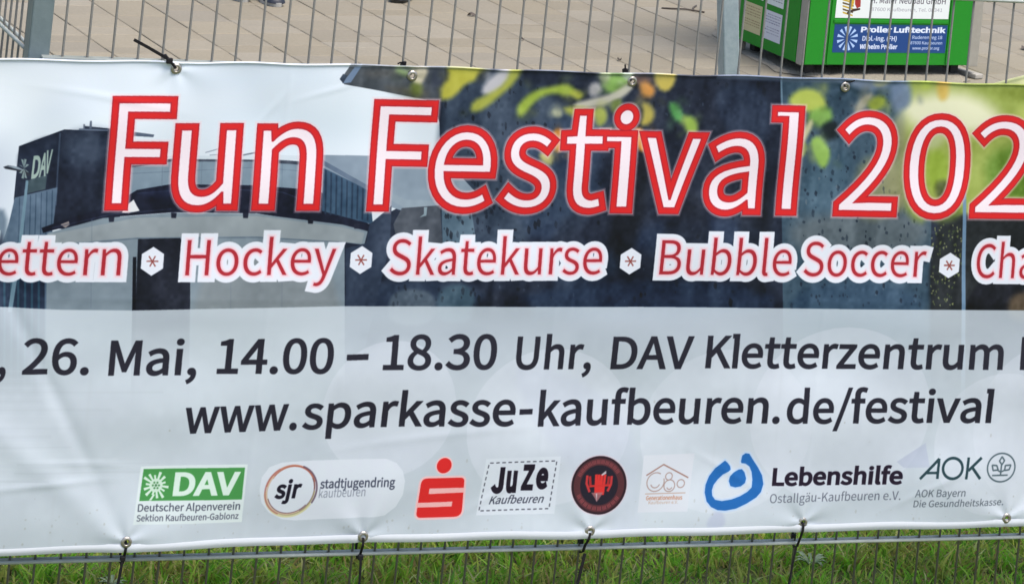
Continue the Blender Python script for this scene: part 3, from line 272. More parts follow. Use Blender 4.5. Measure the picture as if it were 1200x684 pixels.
    @staticmethod
    def miter(polys, off, lim=2.3):
        if off == 0: return polys
        area = sum(.5*np.sum(P[:, 0]*np.roll(P[:, 1], -1)-np.roll(P[:, 0], -1)*P[:, 1]) for P in polys)
        sg = 1 if area > 0 else -1; out = []
        for P in polys:
            P = P[np.hypot(*(P-np.roll(P, 1, 0)).T) > 1e-3]
            e1 = P-np.roll(P, 1, 0); e2 = np.roll(P, -1, 0)-P
            n1 = np.stack([e1[:, 1], -e1[:, 0]], 1)/np.hypot(*e1.T)[:, None]*sg
            n2 = np.stack([e2[:, 1], -e2[:, 0]], 1)/np.hypot(*e2.T)[:, None]*sg
            m = n1+n2; den = 1+(n1*n2).sum(1); den = np.maximum(den, .08)
            v = m/den[:, None]; l = np.hypot(*v.T); v *= np.minimum(1, lim/np.maximum(l, 1e-6))[:, None]
            out.append(P+v*off)
        return out
    def layout(s, st, x0, x1, base, cap, lean=.1, off=0., squeeze=None):
        """list of glyph contours in pixels; off is a stroke gain as a fraction of the cap height"""
        base = np.asarray(base, float).reshape(-1, 2)
        pen = 0; items = []
        for ch in st:
            adv, cs = glyph(ch) if ch in _gc else glyph(ch)
            items.append((pen, cs)); pen += adv
        inks = [(pen0+c[:, 0].min(), pen0+c[:, 0].max()) for pen0, cs in items for c in cs]
        lo = min(i[0] for i in inks)-off; hi = max(i[1] for i in inks)+off; k = (x1-x0)/(hi-lo); out = []
        capf = cap if callable(cap) else (lambda x: cap)
        for pen0, cs in items:
            if not cs: continue
            G2 = []
            cc = Print.miter([np.array(c) for c in cs], off) if off else cs
            for c in cc:
                gx = x0+(c[:, 0]+pen0-lo)*k; cp = np.array([capf(x) for x in gx]) if callable(cap) else cap
                gy = (c[:, 1]+off)/(1+2*off)*cp
                by = np.interp(gx, base[:, 0], base[:, 1])
                G2.append(s.tx(np.stack([gx+lean*gy, by-gy], 1)))
            out.append(G2)
        return out
    def text(s, st, x0, x1, base, cap, col, lean=.1, off=0., alpha=1.):
        for g in s.layout(st, x0, x1, base, cap, lean, off): s.fillpx(g, col, alpha)
    def blotch(s, cells, amp, seed, mask=None, aniso=(1, 1)):
        """mottle of the ink, a smooth random gain"""
        rg = np.random.default_rng(seed); ny = max(2, int(cells*s.h/s.w*aniso[1])); nx = max(2, int(cells*aniso[0]))
        g = rg.standard_normal((ny+2, nx+2)).astype(np.float32)
        yy = np.linspace(0, ny, s.H, dtype=np.float32); xx = np.linspace(0, nx, s.W, dtype=np.float32)
        yi = yy.astype(int); xi = xx.astype(int); fy = yy-yi; fx = xx-xi; fy = fy*fy*(3-2*fy); fx = fx*fx*(3-2*fx)
        A = g[yi]*(1-fy)[:, None]+g[yi+1]*fy[:, None]
        B = A[:, xi]*(1-fx)+A[:, xi+1]*fx
        if mask is not None: B = B*mask
        s.im += (B*amp)[..., None]
    def image(s, name):
        im = bpy.data.images.new(name, s.W, s.H); px = np.ones((s.H, s.W, 4), np.float32)
        px[..., :3] = np.clip(s.im, 0, 1); im.pixels.foreach_set(px.ravel()); im.update(); im.pack(); return im

def print_mat(name, im, gain=(1, 1, 1), rough=.45, bump=None, spec=.4):
    m = bpy.data.materials.new(name); m.use_nodes = True; nt = m.node_tree; b = nt.nodes['Principled BSDF']; L = nt.links.new
    t = nt.nodes.new('ShaderNodeTexImage'); t.image = im; t.interpolation = 'Cubic'
    mx = nt.nodes.new('ShaderNodeMixRGB'); mx.blend_type = 'MULTIPLY'; mx.inputs[0].default_value = 1
    L(t.outputs[0], mx.inputs[1]); mx.inputs[2].default_value = (*gain, 1); L(mx.outputs[0], b.inputs['Base Color'])
    b.inputs['Roughness'].default_value = rough; b.inputs['Specular IOR Level'].default_value = spec
    if bump:
        tc = nt.nodes.new('ShaderNodeTexCoord'); n = nt.nodes.new('ShaderNodeTexNoise'); n.inputs['Scale'].default_value = bump[0]
        n.inputs['Detail'].default_value = 4; L(tc.outputs['Object'], n.inputs['Vector'])
        bp = nt.nodes.new('ShaderNodeBump'); bp.inputs['Strength'].default_value = bump[1]; bp.inputs['Distance'].default_value = bump[2]
        L(n.outputs[0], bp.inputs['Height']); L(bp.outputs[0], b.inputs['Normal'])
    return m

# ------------------------------------------------------------------ banner print
HM = np.array([[0.0016742661, 0.00017466479, -0.23749571], [-5.9710589e-05, -0.0016847319, 1.2847411], [-9.9127105e-05, -9.8661228e-06, 1]])
def art(p):                                   # artwork units -> metres along / above the fence
    q = np.concatenate([p, np.ones((len(p), 1))], 1) @ HM.T
    return q[:, :2]/q[:, 2:]
BX0, BX1, BZ0, BZ1 = -.47, 2.69, .17, 1.22
pr = Print(BX0, BZ0, BX1-BX0, BZ1-BZ0, 1000, art, (206, 218, 232))
P = pr.poly
SOFT = 3.2
# --- sky of the printed photograph
P([(-300, 40), (1700, 40), (1700, 500), (-300, 500)], (228, 236, 246))
for pts, c, a in [([(-200, 60), (60, 66), (60, 140), (-200, 200)], (240, 246, 253), .7), ([(200, 78), (390, 80), (380, 110), (220, 104)], (224, 235, 248), .8),
                  ([(0, 70), (110, 72), (90, 100), (10, 96)], (236, 243, 252), .6), ([(60, 110), (120, 105), (120, 140), (40, 150)], (222, 231, 244), .6),
                  ([(-60, 170), (20, 160), (14, 250), (-60, 260)], (206, 214, 228), .8), ([(240, 120), (430, 110), (430, 175), (250, 180)], (224, 235, 247), .8),
                  ([(300, 95), (420, 100), (425, 130), (330, 130)], (232, 241, 251), .7)]:
    P(pts, c, a, 26)
# --- climbing wall, dark blue
NAVY = (30, 38, 58)
P([(507, 60), (1700, 40), (1700, 500), (396, 500), (396, 270), (430, 262), (470, 240), (513, 240), (510, 205), (515, 170), (514, 143), (509, 126)], NAVY, 1, 1.5)
# grey slab of the roof corner
P([(399, 91), (410, 76), (421, 70), (520, 70), (520, 119), (507, 118), (402, 98)], (82, 88, 96), 1, 1.5)
P([(400, 97), (415, 78), (424, 76), (410, 96)], (118, 138, 166), 1, 1.6); P([(397, 92), (401, 86), (406, 88), (401, 97)], (50, 62, 80), 1, 1.6)
P([(425, 82), (470, 80), (468, 88), (430, 92)], (110, 108, 106), .6, 6); P([(450, 100), (500, 104), (500, 116), (455, 106)], (92, 90, 84), .8, 6)
# wall panels of different tone
P([(520, 84), (610, 84), (700, 150), (710, 250), (640, 255), (600, 300), (520, 300), (510, 200), (515, 150)], (58, 72, 92), .9, 9)
P([(620, 140), (735, 130), (720, 190), (690, 260), (630, 290), (600, 240)], (48, 64, 90), .8, 10)
P([(655, 255), (700, 240), (650, 300), (635, 310)], (24, 32, 50), .6, 6)
P([(700, 100), (900, 92), (905, 360), (700, 362)], (26, 33, 52), .8, 14)
P([(740, 260), (900, 250), (905, 300), (735, 300)], (34, 48, 74), .9, 14)
P([(640, 330), (905, 330), (905, 375), (560, 375)], (34, 50, 76), .9, 8)
P([(410, 330), (560, 325), (575, 375), (400, 375)], (48, 62, 86), .9, 8)
P([(455, 338), (510, 338), (510, 380), (453, 380)], (82, 96, 112), .9, 3); P([(512, 335), (552, 330), (560, 375), (510, 378)], (62, 86, 104), .9, 4)
P([(558, 350), (600, 338), (640, 375), (545, 376)], (20, 26, 44), .9, 6)
# slate panel right of the seam
P([(914, 90), (1090, 85), (1090, 500), (919, 500)], (62, 84, 102), 1, 1.5)
P([(914, 80), (916, 80), (921, 250), (919, 250)], (120, 145, 165), .8, 1.5)
P([(925, 250), (1085, 240), (1085, 300), (925, 300)], (104, 114, 122), .9, 16); P([(925, 330), (1080, 330), (1080, 400), (925, 400)], (56, 80, 104), .9, 9)
P([(950, 180), (1000, 170), (990, 250), (935, 250)], (72, 98, 118), .8, 12)
P([(1005, 180), (1060, 190), (1062, 245), (1000, 262)], (150, 148, 110), .85, 12)
rg = np.random.default_rng(5)
def holds(n, x0, x1, y0, y1, col, smin, smax, al=.9):
    for _ in range(n):
        x = rg.uniform(x0, x1); y = rg.uniform(y0, y1); w = rg.uniform(smin, smax); h = w*rg.uniform(.8, 2.6)
        P([(x-w, y), (x-w*.3, y-h), (x+w, y-h*.4), (x+w*.6, y+h), (x-w*.5, y+h*.8)], col, al*rg.uniform(.3, .85), 1.6)
holds(330, 925, 1086, 110, 358, (26, 38, 56), .6, 2.0, 1)
holds(25, 925, 1086, 150, 358, (120, 128, 136), .7, 1.6, .6)
holds(110, 515, 640, 90, 250, (20, 28, 44), .6, 2.2, 1)
holds(150, 560, 905, 95, 355, (12, 17, 30), .7, 2.6, .9); holds(90, 560, 905, 95, 355, (80, 96, 116), .4, 1.1, .6)
for q, c in (([(735, 170), (770, 165), (745, 300), (700, 340)], (16, 20, 32)), ([(830, 100), (900, 95), (905, 170), (850, 160)], (40, 54, 78)), ([(790, 200), (840, 260), (810, 330), (770, 300)], (18, 23, 38)), ([(640, 300), (700, 280), (740, 320), (650, 345)], (44, 60, 84)), ([(860, 200), (905, 190), (905, 350), (870, 340)], (16, 21, 34))): P(q, c, .6, 8)
holds(40, 520, 575, 235, 300, (20, 28, 46), .8, 2.4)
holds(26, 455, 570, 335, 357, (24, 30, 44), .8, 2.2)
# --- building at the left
P([(22, 171), (75, 151), (98, 152), (98, 147), (128, 150), (140, 150), (140, 262), (80, 268), (16, 262), (16, 232)], (28, 36, 56), 1, 1.5)
P([(78, 154), (136, 154), (130, 190), (74, 196)], (58, 70, 92), .8, 14); P([(24, 172), (70, 156), (68, 190), (22, 200)], (34, 44, 66), .8, 6)
P([(69, 155), (71, 155), (66, 240), (64, 240)], (70, 84, 106), .8, 1.5)
P([(92, 150), (126, 151), (126, 153), (92, 152)], (96, 108, 130), 1, 1.2); P([(105, 141), (107, 141), (107, 150), (104, 150)], (90, 100, 120), 1, 1.2); P([(97, 145), (99, 145), (99, 151), (97, 151)], (90, 100, 120), .9, 1.2)
P([(67, 219), (17, 231), (10, 260), (2, 285), (-5, 500), (52, 500), (56, 300), (62, 262)], (92, 112, 134), 1, 1.5)
for k in range(7):
    x = 22+k*6.4
    P([(x, 231-k*1.5), (x+1.2, 231-k*1.5), (x-7, 500), (x-8.4, 500)], (58, 78, 100), .9, 1.2)
P([(-40, 250), (2, 240), (10, 262), (0, 300), (-40, 300)], (120, 138, 156), 1, 4); P([(-60, 262), (6, 262), (2, 330), (-60, 330)], (62, 70, 92), .9, 4)
P([(-60, 325), (52, 325), (52, 500), (-60, 500)], (40, 54, 78), 1, 2)
for x in (4, 12, 20, 28, 36, 44): P([(x, 325), (x+2.5, 325), (x+1.5, 500), (x-1, 500)], (58, 92, 112), .8, 1.5)
P([(30, 211), (33, 211), (24, 300), (14, 365), (9, 365), (19, 300)], (112, 140, 158), 1, 1.2)       # lamp post
P([(3.5, 195.5), (9, 193.5), (19, 195), (29, 199), (36, 204), (34, 206), (27, 204.5), (20, 200), (6, 197.5)], (38, 42, 54), 1, 1.2)
P([(6, 194), (20, 195), (30, 200), (20, 198)], (150, 165, 180), .9, 1.2)
P([(33, 211), (55, 204), (53, 221), (32, 226)], (64, 82, 90), .9, 2)
for x0, x1, b, c in ((36, 45.5, 209.5, 27), (45, 53, 207.5, 28), (51.5, 58.5, 204, 28)):
    st = 'DAV'[(36, 45, 51.5).index(x0)]
    pr.text(st, x0, x1, [(x0, b), (x1, b-1.5)], c, (158, 178, 172), .12, .05)
for k in range(8):
    an = math.radians(k*45+20); P([(28, 197), (28+math.cos(an)*5-1.5, 197+math.sin(an)*12), (28+math.cos(an)*5+1.5, 197+math.sin(an)*12+1)], (140, 160, 160), .9, 1.5)
# curved upper storey, canopy, pale wall
P([(150, 197), (200, 187), (300, 187), (372, 192), (385, 198), (385, 235), (150, 240)], (128, 146, 162), 1, 1.5)
P([(146, 193), (200, 184.5), (300, 184.5), (385, 191), (385, 195), (300, 188.5), (200, 188.5), (148, 197)], (60, 68, 84), 1, 1.5)
P([(135, 189), (200, 182), (330, 181), (372, 183), (372, 187), (200, 185.5), (140, 193)], (214, 224, 234), 1, 1.5)
P([(48, 266), (82, 254), (130, 240), (160, 222), (200, 215), (300, 216), (372, 222), (432, 262), (430, 269), (300, 249), (200, 248), (120, 254), (60, 269), (50, 272)], (20, 25, 48), 1, 1.5)
P([(154, 226), (200, 219), (240, 222), (190, 232)], (44, 52, 82), .8, 5)
P([(150, 238), (156, 233), (160, 241), (163, 246), (150, 249), (142, 248)], (226, 226, 230), 1, 1.6)
P([(70, 262), (80, 258), (81, 262), (76, 266)], (150, 140, 140), 1, 1.4)
P([(55, 272), (120, 254.5), (200, 248.5), (300, 249.5), (400, 262), (430, 270), (426, 286), (403, 283), (403, 500), (52, 500)], (132, 146, 158), 1, 1.5)
P([(55, 274), (160, 254), (300, 252), (400, 265), (426, 272), (423, 284), (300, 276), (160, 277), (60, 285)], (152, 160, 166), .9, 2)
P([(60, 286), (160, 277.5), (300, 276.5), (400, 282), (400, 283.5), (300, 278), (160, 279), (60, 287.5)], (104, 118, 134), .8, 1.2)
for x, y in ((130, 255), (203, 250.5), (287, 250.5), (363, 257), (417, 263)): P([(x-3.4, y-2), (x+3.4, y-2), (x+2.6, y+4), (x-3, y+4)], (30, 34, 54), 1, 1.3)
P([(161, 279), (210, 278), (222, 290), (221, 500), (153, 500)], (34, 38, 54), 1, 1.5); P([(155, 300), (159, 300), (157, 500), (152, 500)], (16, 20, 38), 1, 1.5)
P([(225, 288), (400, 288), (402, 500), (222, 500)], (134, 142, 148), .9, 6)
for q, w, c in (([(240, 178), (258, 173), (275, 170)], 1.0, (96, 104, 124)), ([(245, 181), (262, 180), (272, 176)], .9, (110, 118, 136)), ([(284, 181), (300, 178), (312, 174)], 1.6, (60, 66, 84)), ([(256, 171), (256, 184)], .8, (96, 104, 120)),
                ([(150, 203), (300, 195), (380, 202)], .8, (96, 112, 132)), ([(190, 190), (189, 218)], .7, (104, 120, 138)), ([(236, 188), (235, 216)], .7, (104, 120, 138)), ([(284, 188), (283, 216)], .7, (104, 120, 138)), ([(330, 190), (329, 219)], .7, (104, 120, 138)),
                ([(107, 256), (106, 360)], .7, (110, 124, 142)), ([(270, 278), (269, 360)], .7, (116, 128, 142)), ([(330, 280), (329, 360)], .7, (116, 128, 142)), ([(160, 226), (240, 219), (330, 224), (420, 258)], 1.0, (58, 68, 96)),
                ([(60, 266), (130, 250), (200, 244)], .9, (60, 68, 92))):
    pr.line(q, w, c, .7)
P([(141, 152), (180, 157), (179, 160), (141, 158)], (70, 82, 104), .9, 1.4)
# gabled roof with ribs
P([(376, 181), (430, 182), (500, 186), (515, 200), (560, 238), (470, 246), (440, 236), (378, 196)], (142, 157, 174), 1, 1.5)
P([(378, 196), (432, 222), (436, 262), (376, 246)], (58, 84, 110), 1, 1.5)
for k in range(9): P([(380+k*6.2, 198+k*3), (382+k*6.2, 199+k*3), (381+k*6.2, 250+k), (379+k*6.2, 249+k)], (36, 54, 78), .9, 1.2)
P([(378, 187), (440, 222), (440, 228), (378, 193)], (100, 116, 138), 1, 1.5)
P([(458, 192), (515, 180), (560, 228), (545, 240), (475, 240), (455, 226)], (144, 159, 175), 1, 2); P([(455, 224), (475, 233), (530, 236), (528, 240), (473, 243), (453, 231)], (150, 164, 178), 1, 1.5)
P([(470, 243), (515, 240), (518, 285), (468, 300), (460, 262)], (74, 80, 92), 1, 2.5); P([(496, 242), (500, 242), (499, 252), (491, 254), (496, 250)], (140, 158, 170), 1, 1.3)
P([(432, 262), (458, 240), (456, 285), (404, 500), (404, 290), (428, 284)], (48, 60, 82), 1, 2.5)
P([(517, 243), (552, 246), (560, 300), (518, 290)], (88, 110, 128), 1, 2)
holds(30, 519, 556, 248, 290, (24, 30, 44), .8, 2.2)
# --- blurred leaves at the top
BL = [([(478, 80), (503, 76), (495, 98), (483, 99)], (208, 198, 170), 3.5), ([(466, 78), (480, 84), (476, 90), (462, 84)], (150, 175, 120), 4),
      ([(480, 96), (494, 98), (492, 110), (482, 110)], (132, 148, 66), 5), ([(504, 80), (524, 80), (520, 110), (504, 104)], (62, 70, 88), 5),
      ([(521, 74), (576, 76), (560, 93), (545, 98), (536, 108), (526, 116), (515, 116), (517, 100), (526, 90)], (196, 190, 62), 4.5),
      ([(560, 84), (575, 80), (572, 94), (556, 98)], (44, 52, 62), 5),
      ([(588, 80), (606, 78), (592, 100), (577, 112), (563, 110), (566, 98)], (202, 198, 204), 4.5),
      ([(600, 74), (616, 74), (603, 98), (586, 112), (574, 122), (560, 131), (550, 130), (553, 118), (572, 110), (592, 98)], (176, 180, 68), 4.5),
      ([(607, 136), (605, 126), (615, 114), (628, 105), (645, 101), (662, 97), (673, 103), (672, 110), (662, 113), (650, 109), (636, 112), (624, 122), (613, 136)], (168, 192, 66), 4.5),
      ([(664, 108), (676, 104), (684, 112), (676, 118)], (190, 196, 70), 4), ([(646, 128), (658, 128), (658, 137), (648, 137)], (196, 200, 168), 3.5),
      ([(690, 99), (700, 96), (706, 104), (700, 112), (690, 112)], (206, 202, 206), 4), ([(704, 86), (738, 86), (736, 104), (722, 112), (706, 106)], (146, 192, 92), 5),
      ([(702, 84), (714, 84), (714, 94), (703, 93)], (206, 220, 170), 3.5), ([(726, 84), (740, 84), (742, 92), (732, 94)], (210, 224, 196), 3.5),
      ([(671, 121), (690, 116), (710, 112), (724, 105), (738, 95), (743, 101), (732, 113), (712, 123), (690, 127), (675, 127)], (208, 202, 186), 3.5),
      ([(660, 124), (690, 126), (702, 132), (690, 142), (664, 134)], (186, 190, 78), 4.5), ([(696, 126), (710, 126), (712, 142), (700, 150)], (168, 178, 76), 4),
      ([(716, 118), (730, 116), (724, 132), (716, 130)], (130, 150, 70), 4), ([(738, 88), (762, 88), (764, 96), (742, 98)], (110, 84, 88), 4),
      ([(748, 98), (758, 95), (768, 104), (764, 114), (752, 113)], (230, 152, 66), 4.5), ([(764, 80), (792, 80), (790, 98), (781, 108), (770, 104)], (222, 198, 88), 4),
      ([(752, 120), (762, 122), (768, 134), (762, 146), (750, 148), (754, 134)], (204, 186, 84), 4.5), ([(742, 150), (754, 150), (758, 176), (748, 178)], (242, 158, 50), 3.5),
      ([(646, 152), (660, 150), (660, 176), (648, 178)], (240, 150, 56), 3.5), ([(630, 178), (648, 178), (646, 194), (634, 190)], (212, 204, 128), 4),
      ([(782, 120), (792, 120), (800, 132), (800, 144), (788, 140)], (96, 176, 92), 4.5), ([(798, 136), (812, 136), (818, 148), (814, 160), (804, 156)], (168, 202, 82), 4.5),
      ([(926, 112), (940, 103), (958, 105), (968, 118), (966, 132), (948, 132), (934, 128), (924, 122)], (192, 204, 84), 5),
      ([(950, 128), (972, 124), (976, 140), (964, 150), (952, 144), (944, 140)], (136, 184, 82), 5), ([(940, 150), (950, 138), (952, 146), (944, 162), (938, 174), (936, 164)], (208, 202, 156), 3.5),
      ([(960, 145), (980, 140), (984, 160), (964, 166)], (14, 28, 34), 5), ([(948, 164), (958, 158), (966, 166), (973, 178), (968, 196), (960, 196), (952, 180)], (152, 194, 82), 4),
      ([(936, 168), (944, 166), (942, 184), (934, 182)], (170, 184, 90), 3.5),
      ([(996, 90), (1046, 90), (1040, 104), (1000, 106)], (120, 136, 160), 5), ([(1000, 130), (1010, 112), (1024, 108), (1018, 124), (1006, 134)], (178, 172, 152), 4.5),
      ([(1018, 84), (1050, 84), (1040, 98), (1024, 102)], (196, 190, 112), 4), ([(1016, 122), (1026, 112), (1038, 114), (1036, 126), (1022, 132)], (168, 184, 66), 4.5),
      ([(1040, 96), (1066, 92), (1068, 124), (1046, 132)], (112, 132, 162), 7)]
P([(1058, 70), (1700, 60), (1700, 262), (1128, 262), (1090, 250), (1075, 262), (1056, 240), (1052, 170), (1060, 120)], (156, 170, 86), 1, 9)
P([(1040, 140), (1064, 132), (1064, 250), (1036, 240)], (150, 150, 112), .8, 9)
P([(1060, 114), (1120, 104), (1160, 120), (1180, 150), (1120, 160), (1070, 150), (1052, 130)], (232, 230, 200), .95, 16)
P([(1070, 150), (1110, 150), (1100, 176), (1080, 176)], (190, 196, 150), .8, 10)
P([(1160, 96), (1600, 90), (1600, 120), (1170, 122)], (128, 142, 58), .8, 8); P([(1150, 175), (1240, 160), (1240, 230), (1160, 236)], (98, 132, 46), .9, 12)
P([(1084, 176), (1112, 176), (1110, 225), (1086, 222)], (148, 172, 64), .9, 8); P([(1094, 212), (1112, 210), (1108, 232), (1096, 232)], (66, 72, 44), .8, 5)
P([(1096, 90), (1112, 90), (1110, 116), (1098, 118)], (206, 172, 86), .9, 5); P([(1078, 86), (1090, 86), (1090, 104), (1078, 104)], (178, 194, 90), .9, 5)
P([(1120, 84), (1170, 84), (1170, 96), (1122, 98)], (112, 120, 66), .8, 5); P([(1190, 120), (1240, 120), (1240, 160), (1190, 160)], (188, 196, 110), .7, 10)
def pale(c, k=.10): m = sum(c)/3; return tuple(v+(m-v)*k for v in c)
for pts, c, sf in BL:
    P(pts, pale(c), .93, sf)
    if max(c) < 130: continue
    q = np.array(pts); ctr = q.mean(0); sz = np.ptp(q, axis=0).max()*.5
    for _ in range(4):
        o = ctr+rg.uniform(-1, 1, 2)*sz*1.25; r_ = rg.uniform(2.2, 5.5); a_ = rg.uniform(0, 3.14); an_ = np.linspace(0, 6.28, 7)[:-1]
        e = np.stack([np.cos(an_)*r_*1.7, np.sin(an_)*r_*.8], 1); e = np.stack([e[:, 0]*math.cos(a_)-e[:, 1]*math.sin(a_), e[:, 0]*math.sin(a_)+e[:, 1]*math.cos(a_)], 1)
        cc = np.clip(np.array(pale(c, .3))*rg.uniform(.55, 1.1), 0, 255)
        P(o+e, cc, rg.uniform(.2, .5), 6.5)
P([(1089, 256), (1130, 248), (1600, 262), (1600, 500), (1088, 500)], (36, 40, 46), 1, 4); P([(1132, 262), (1600, 262), (1600, 500), (1132, 500)], (18, 20, 32), 1, 3)
P([(1090, 240), (1126, 236), (1124, 256), (1092, 262)], (110, 130, 62), .8, 6)
for _ in range(110):
    x, y = rg.uniform(1089, 1124), rg.uniform(262, 358)
    P([(x, y), (x+rg.uniform(1, 3), y-1.5), (x+2, y+rg.uniform(1, 3))], [(108, 118, 74), (150, 156, 110), (70, 84, 52)][rg.integers(3)], .8, 1.3)
P([(1180, 345), (1210, 338), (1230, 375), (1180, 375)], (110, 92, 72), .8, 7)
P([(1127, 215), (1131, 215), (1129.5, 500), (1124.5, 500)], (118, 148, 178), .95, 1.4)
# fine mottle of the printed photograph
ys = (np.arange(pr.H)/pr.ppm+BZ0)[:, None]; yb = .655
mk = np.clip((ys-yb)*40, 0, 1).astype(np.float32)
lum = pr.im.mean(2); dark = np.clip((.62-lum)*4, 0, 1)
pr.blotch(420, .016, 1, mk*dark, (1, 1)); pr.blotch(110, .016, 2, mk*dark); pr.blotch(34, .012, 3, mk); sk_ = mk*np.clip((lum-.75)*6, 0, 1); pr.blotch(260, .010, 31, mk*np.clip((.8-lum)*5, 0, 1)); pr.blotch(75, .013, 32, mk*np.clip((.8-lum)*5, 0, 1)); pr.blotch(8, .020, 21, sk_); pr.blotch(19, .014, 22, sk_); pr.blotch(150, .017, 4, mk*dark, (1.6, .35)); pr.blotch(60, .020, 5, mk*dark, (1.8, .5)); pr.blotch(26, .022, 6, mk*dark, (1, 1))
# painted highlight where the top edge catches light, and a grey-lilac hem strip
P([(-300, 66.5), (206, 71), (480, 76), (740, 84.5), (990, 90.5), (1400, 98), (1400, 101), (990, 93.2), (740, 87.2), (480, 79), (206, 75), (-300, 70.5)], (214, 220, 232), .55, 2.2)
P([(840, 88), (1040, 90), (1040, 99), (1000, 97), (840, 92)], (136, 148, 174), .75, 3)

# --- pale lower half: white veil over the picture
edge = [(-300, 356), (0, 359), (70, 362), (150, 362.5), (250, 360), (400, 357.5), (600, 359), (750, 359.5), (900, 361), (1200, 362.5), (1700, 366)]
P([(-700, 424), (1900, 424), (1900, 900), (-700, 900)], (190, 194, 200), 1, 66)
P([(230, 510), (1180, 505), (1180, 560), (230, 560)], (126, 132, 146), .5, 12)
for k in range(26):
    y = 432+k*5.2+rg.uniform(-1, 1); x = rg.uniform(-80, 20); w = rg.uniform(60, 190)
    P([(x, y), (x+w, y+rg.uniform(-2, 2)), (x+w, y+2), (x, y+2.2)], [(236, 236, 236), (96, 100, 96)][k % 2], .42, 2)
P(edge+[(1700, 720), (-300, 720)], (207, 216, 226), .87, 1.4)
P([(-300, 450), (170, 440), (150, 520), (-300, 540)], (196, 203, 214), .35, 18)
for cx, cy, rx, ry, a in ((455, 478, 78, 80, .40), (642, 500, 96, 92, .42), (850, 505, 100, 96, .30), (984, 485, 105, 102, .40), (1172, 520, 78, 84, .36), (1230, 500, 90, 100, .3)):
    an = np.linspace(0, 2*np.pi, 40, endpoint=False)
    ring = np.stack([cx+np.cos(an)*rx+.1*ry*np.sin(-an), cy+np.sin(an)*ry], 1)
    P(ring, (224, 228, 240), a, 2.2)
P([(1050, 540), (1084, 518), (1088, 546), (1058, 547)], (186, 193, 214), .7, 2.5); P([(821, 618), (843, 589), (852, 617)], (186, 193, 216), .7, 3)
P([(560, 400), (745, 470), (752, 640), (735, 640)], (200, 206, 224), .35, 8)
lowm = np.clip((yb-ys)*40, 0, 1).astype(np.float32)
pr.blotch(60, .007, 11, lowm); pr.blotch(9, .010, 14, lowm); pr.blotch(200, .004, 15, lowm); pr.blotch(18, .008, 12, lowm); pr.blotch(24, .007, 13, None, (1, 3))

# splashes and dust towards the lower edge
for _ in range(260):
    x, z = rg.uniform(BX0, BX1), .2+rg.exponential(.05)
    if z > .6: continue
    q = np.array([(x-BX0, z-BZ0)])*pr.ppm; r_ = rg.uniform(.8, 2.6); an_ = np.linspace(0, 6.28, 7)[:-1]
    pr.fillpx([q+np.stack([np.cos(an_)*r_, np.sin(an_)*r_*rg.uniform(.7, 2)], 1)], (150, 146, 134), rg.uniform(.08, .35))
for _ in range(26):
    x, z = rg.uniform(BX0, BX1), rg.uniform(.25, .62); q = (np.array([(x, z), (x+.002, z-.0), (x+.004, z-rg.uniform(.05, .2)), (x, z-.1)])-[BX0, BZ0])*pr.ppm
    pr.fillpx([q], (186, 190, 194), rg.uniform(.06, .16), 6)
# --- headline
def capl(x): return np.interp(x, [130, 500, 1180], [117, 114, 104])
bl = [(100, 237.3), (366, 237.5), (436, 238.5), (570, 240.5), (700, 241.5), (925, 245), (1043, 246.5), (1200, 248.5)]
HEAD = [('F', 130.5, 190), ('u', 206, 269.7), ('n', 302, 365.6), ('F', 436.5, 496), ('e', 505.5, 570.5), ('s', 589, 642), ('t', 658, 702),
        ('\u0131', 705, 733.5), ('v', 752, 815), ('a', 829.5, 884.5), ('\u0140', 902.5, 926.5), ('2', 982, 1043), ('0', 1061.5, 1125.5), ('2', 1140.5, 1202)]
groups = []
for ch, x0, x1 in HEAD:
    cp = float(capl((x0+x1)/2))
    for g in pr.layout(ch, x0, x1, bl, cp, .078, -.013): groups.append(g)
o = pr.tx([(734.7, 137.6)])[0]; an = np.linspace(0, 2*np.pi, 36, endpoint=False)
groups.append([np.stack([o[0]+np.cos(an)*14.2+np.sin(an)*.5, o[1]+np.sin(an)*14.8], 1)])
for g in groups: pr.fillpx(Print.miter(g, 19.5), (252, 206, 212), .28)
for g in groups: pr.fillpx(Print.miter(g, 16.5), (250, 208, 214), .45)
for g in groups: pr.fillpx(Print.miter(g, 14.8), (176, 34, 50), 1)
for g in groups: pr.fillpx(Print.miter(g, 12.8), (222, 42, 46), 1)
for g in groups: pr.fillpx(Print.miter(g, 3.0), (186, 42, 58), .9)
for g in groups: pr.fillpx(g, (252, 237, 245), 1)

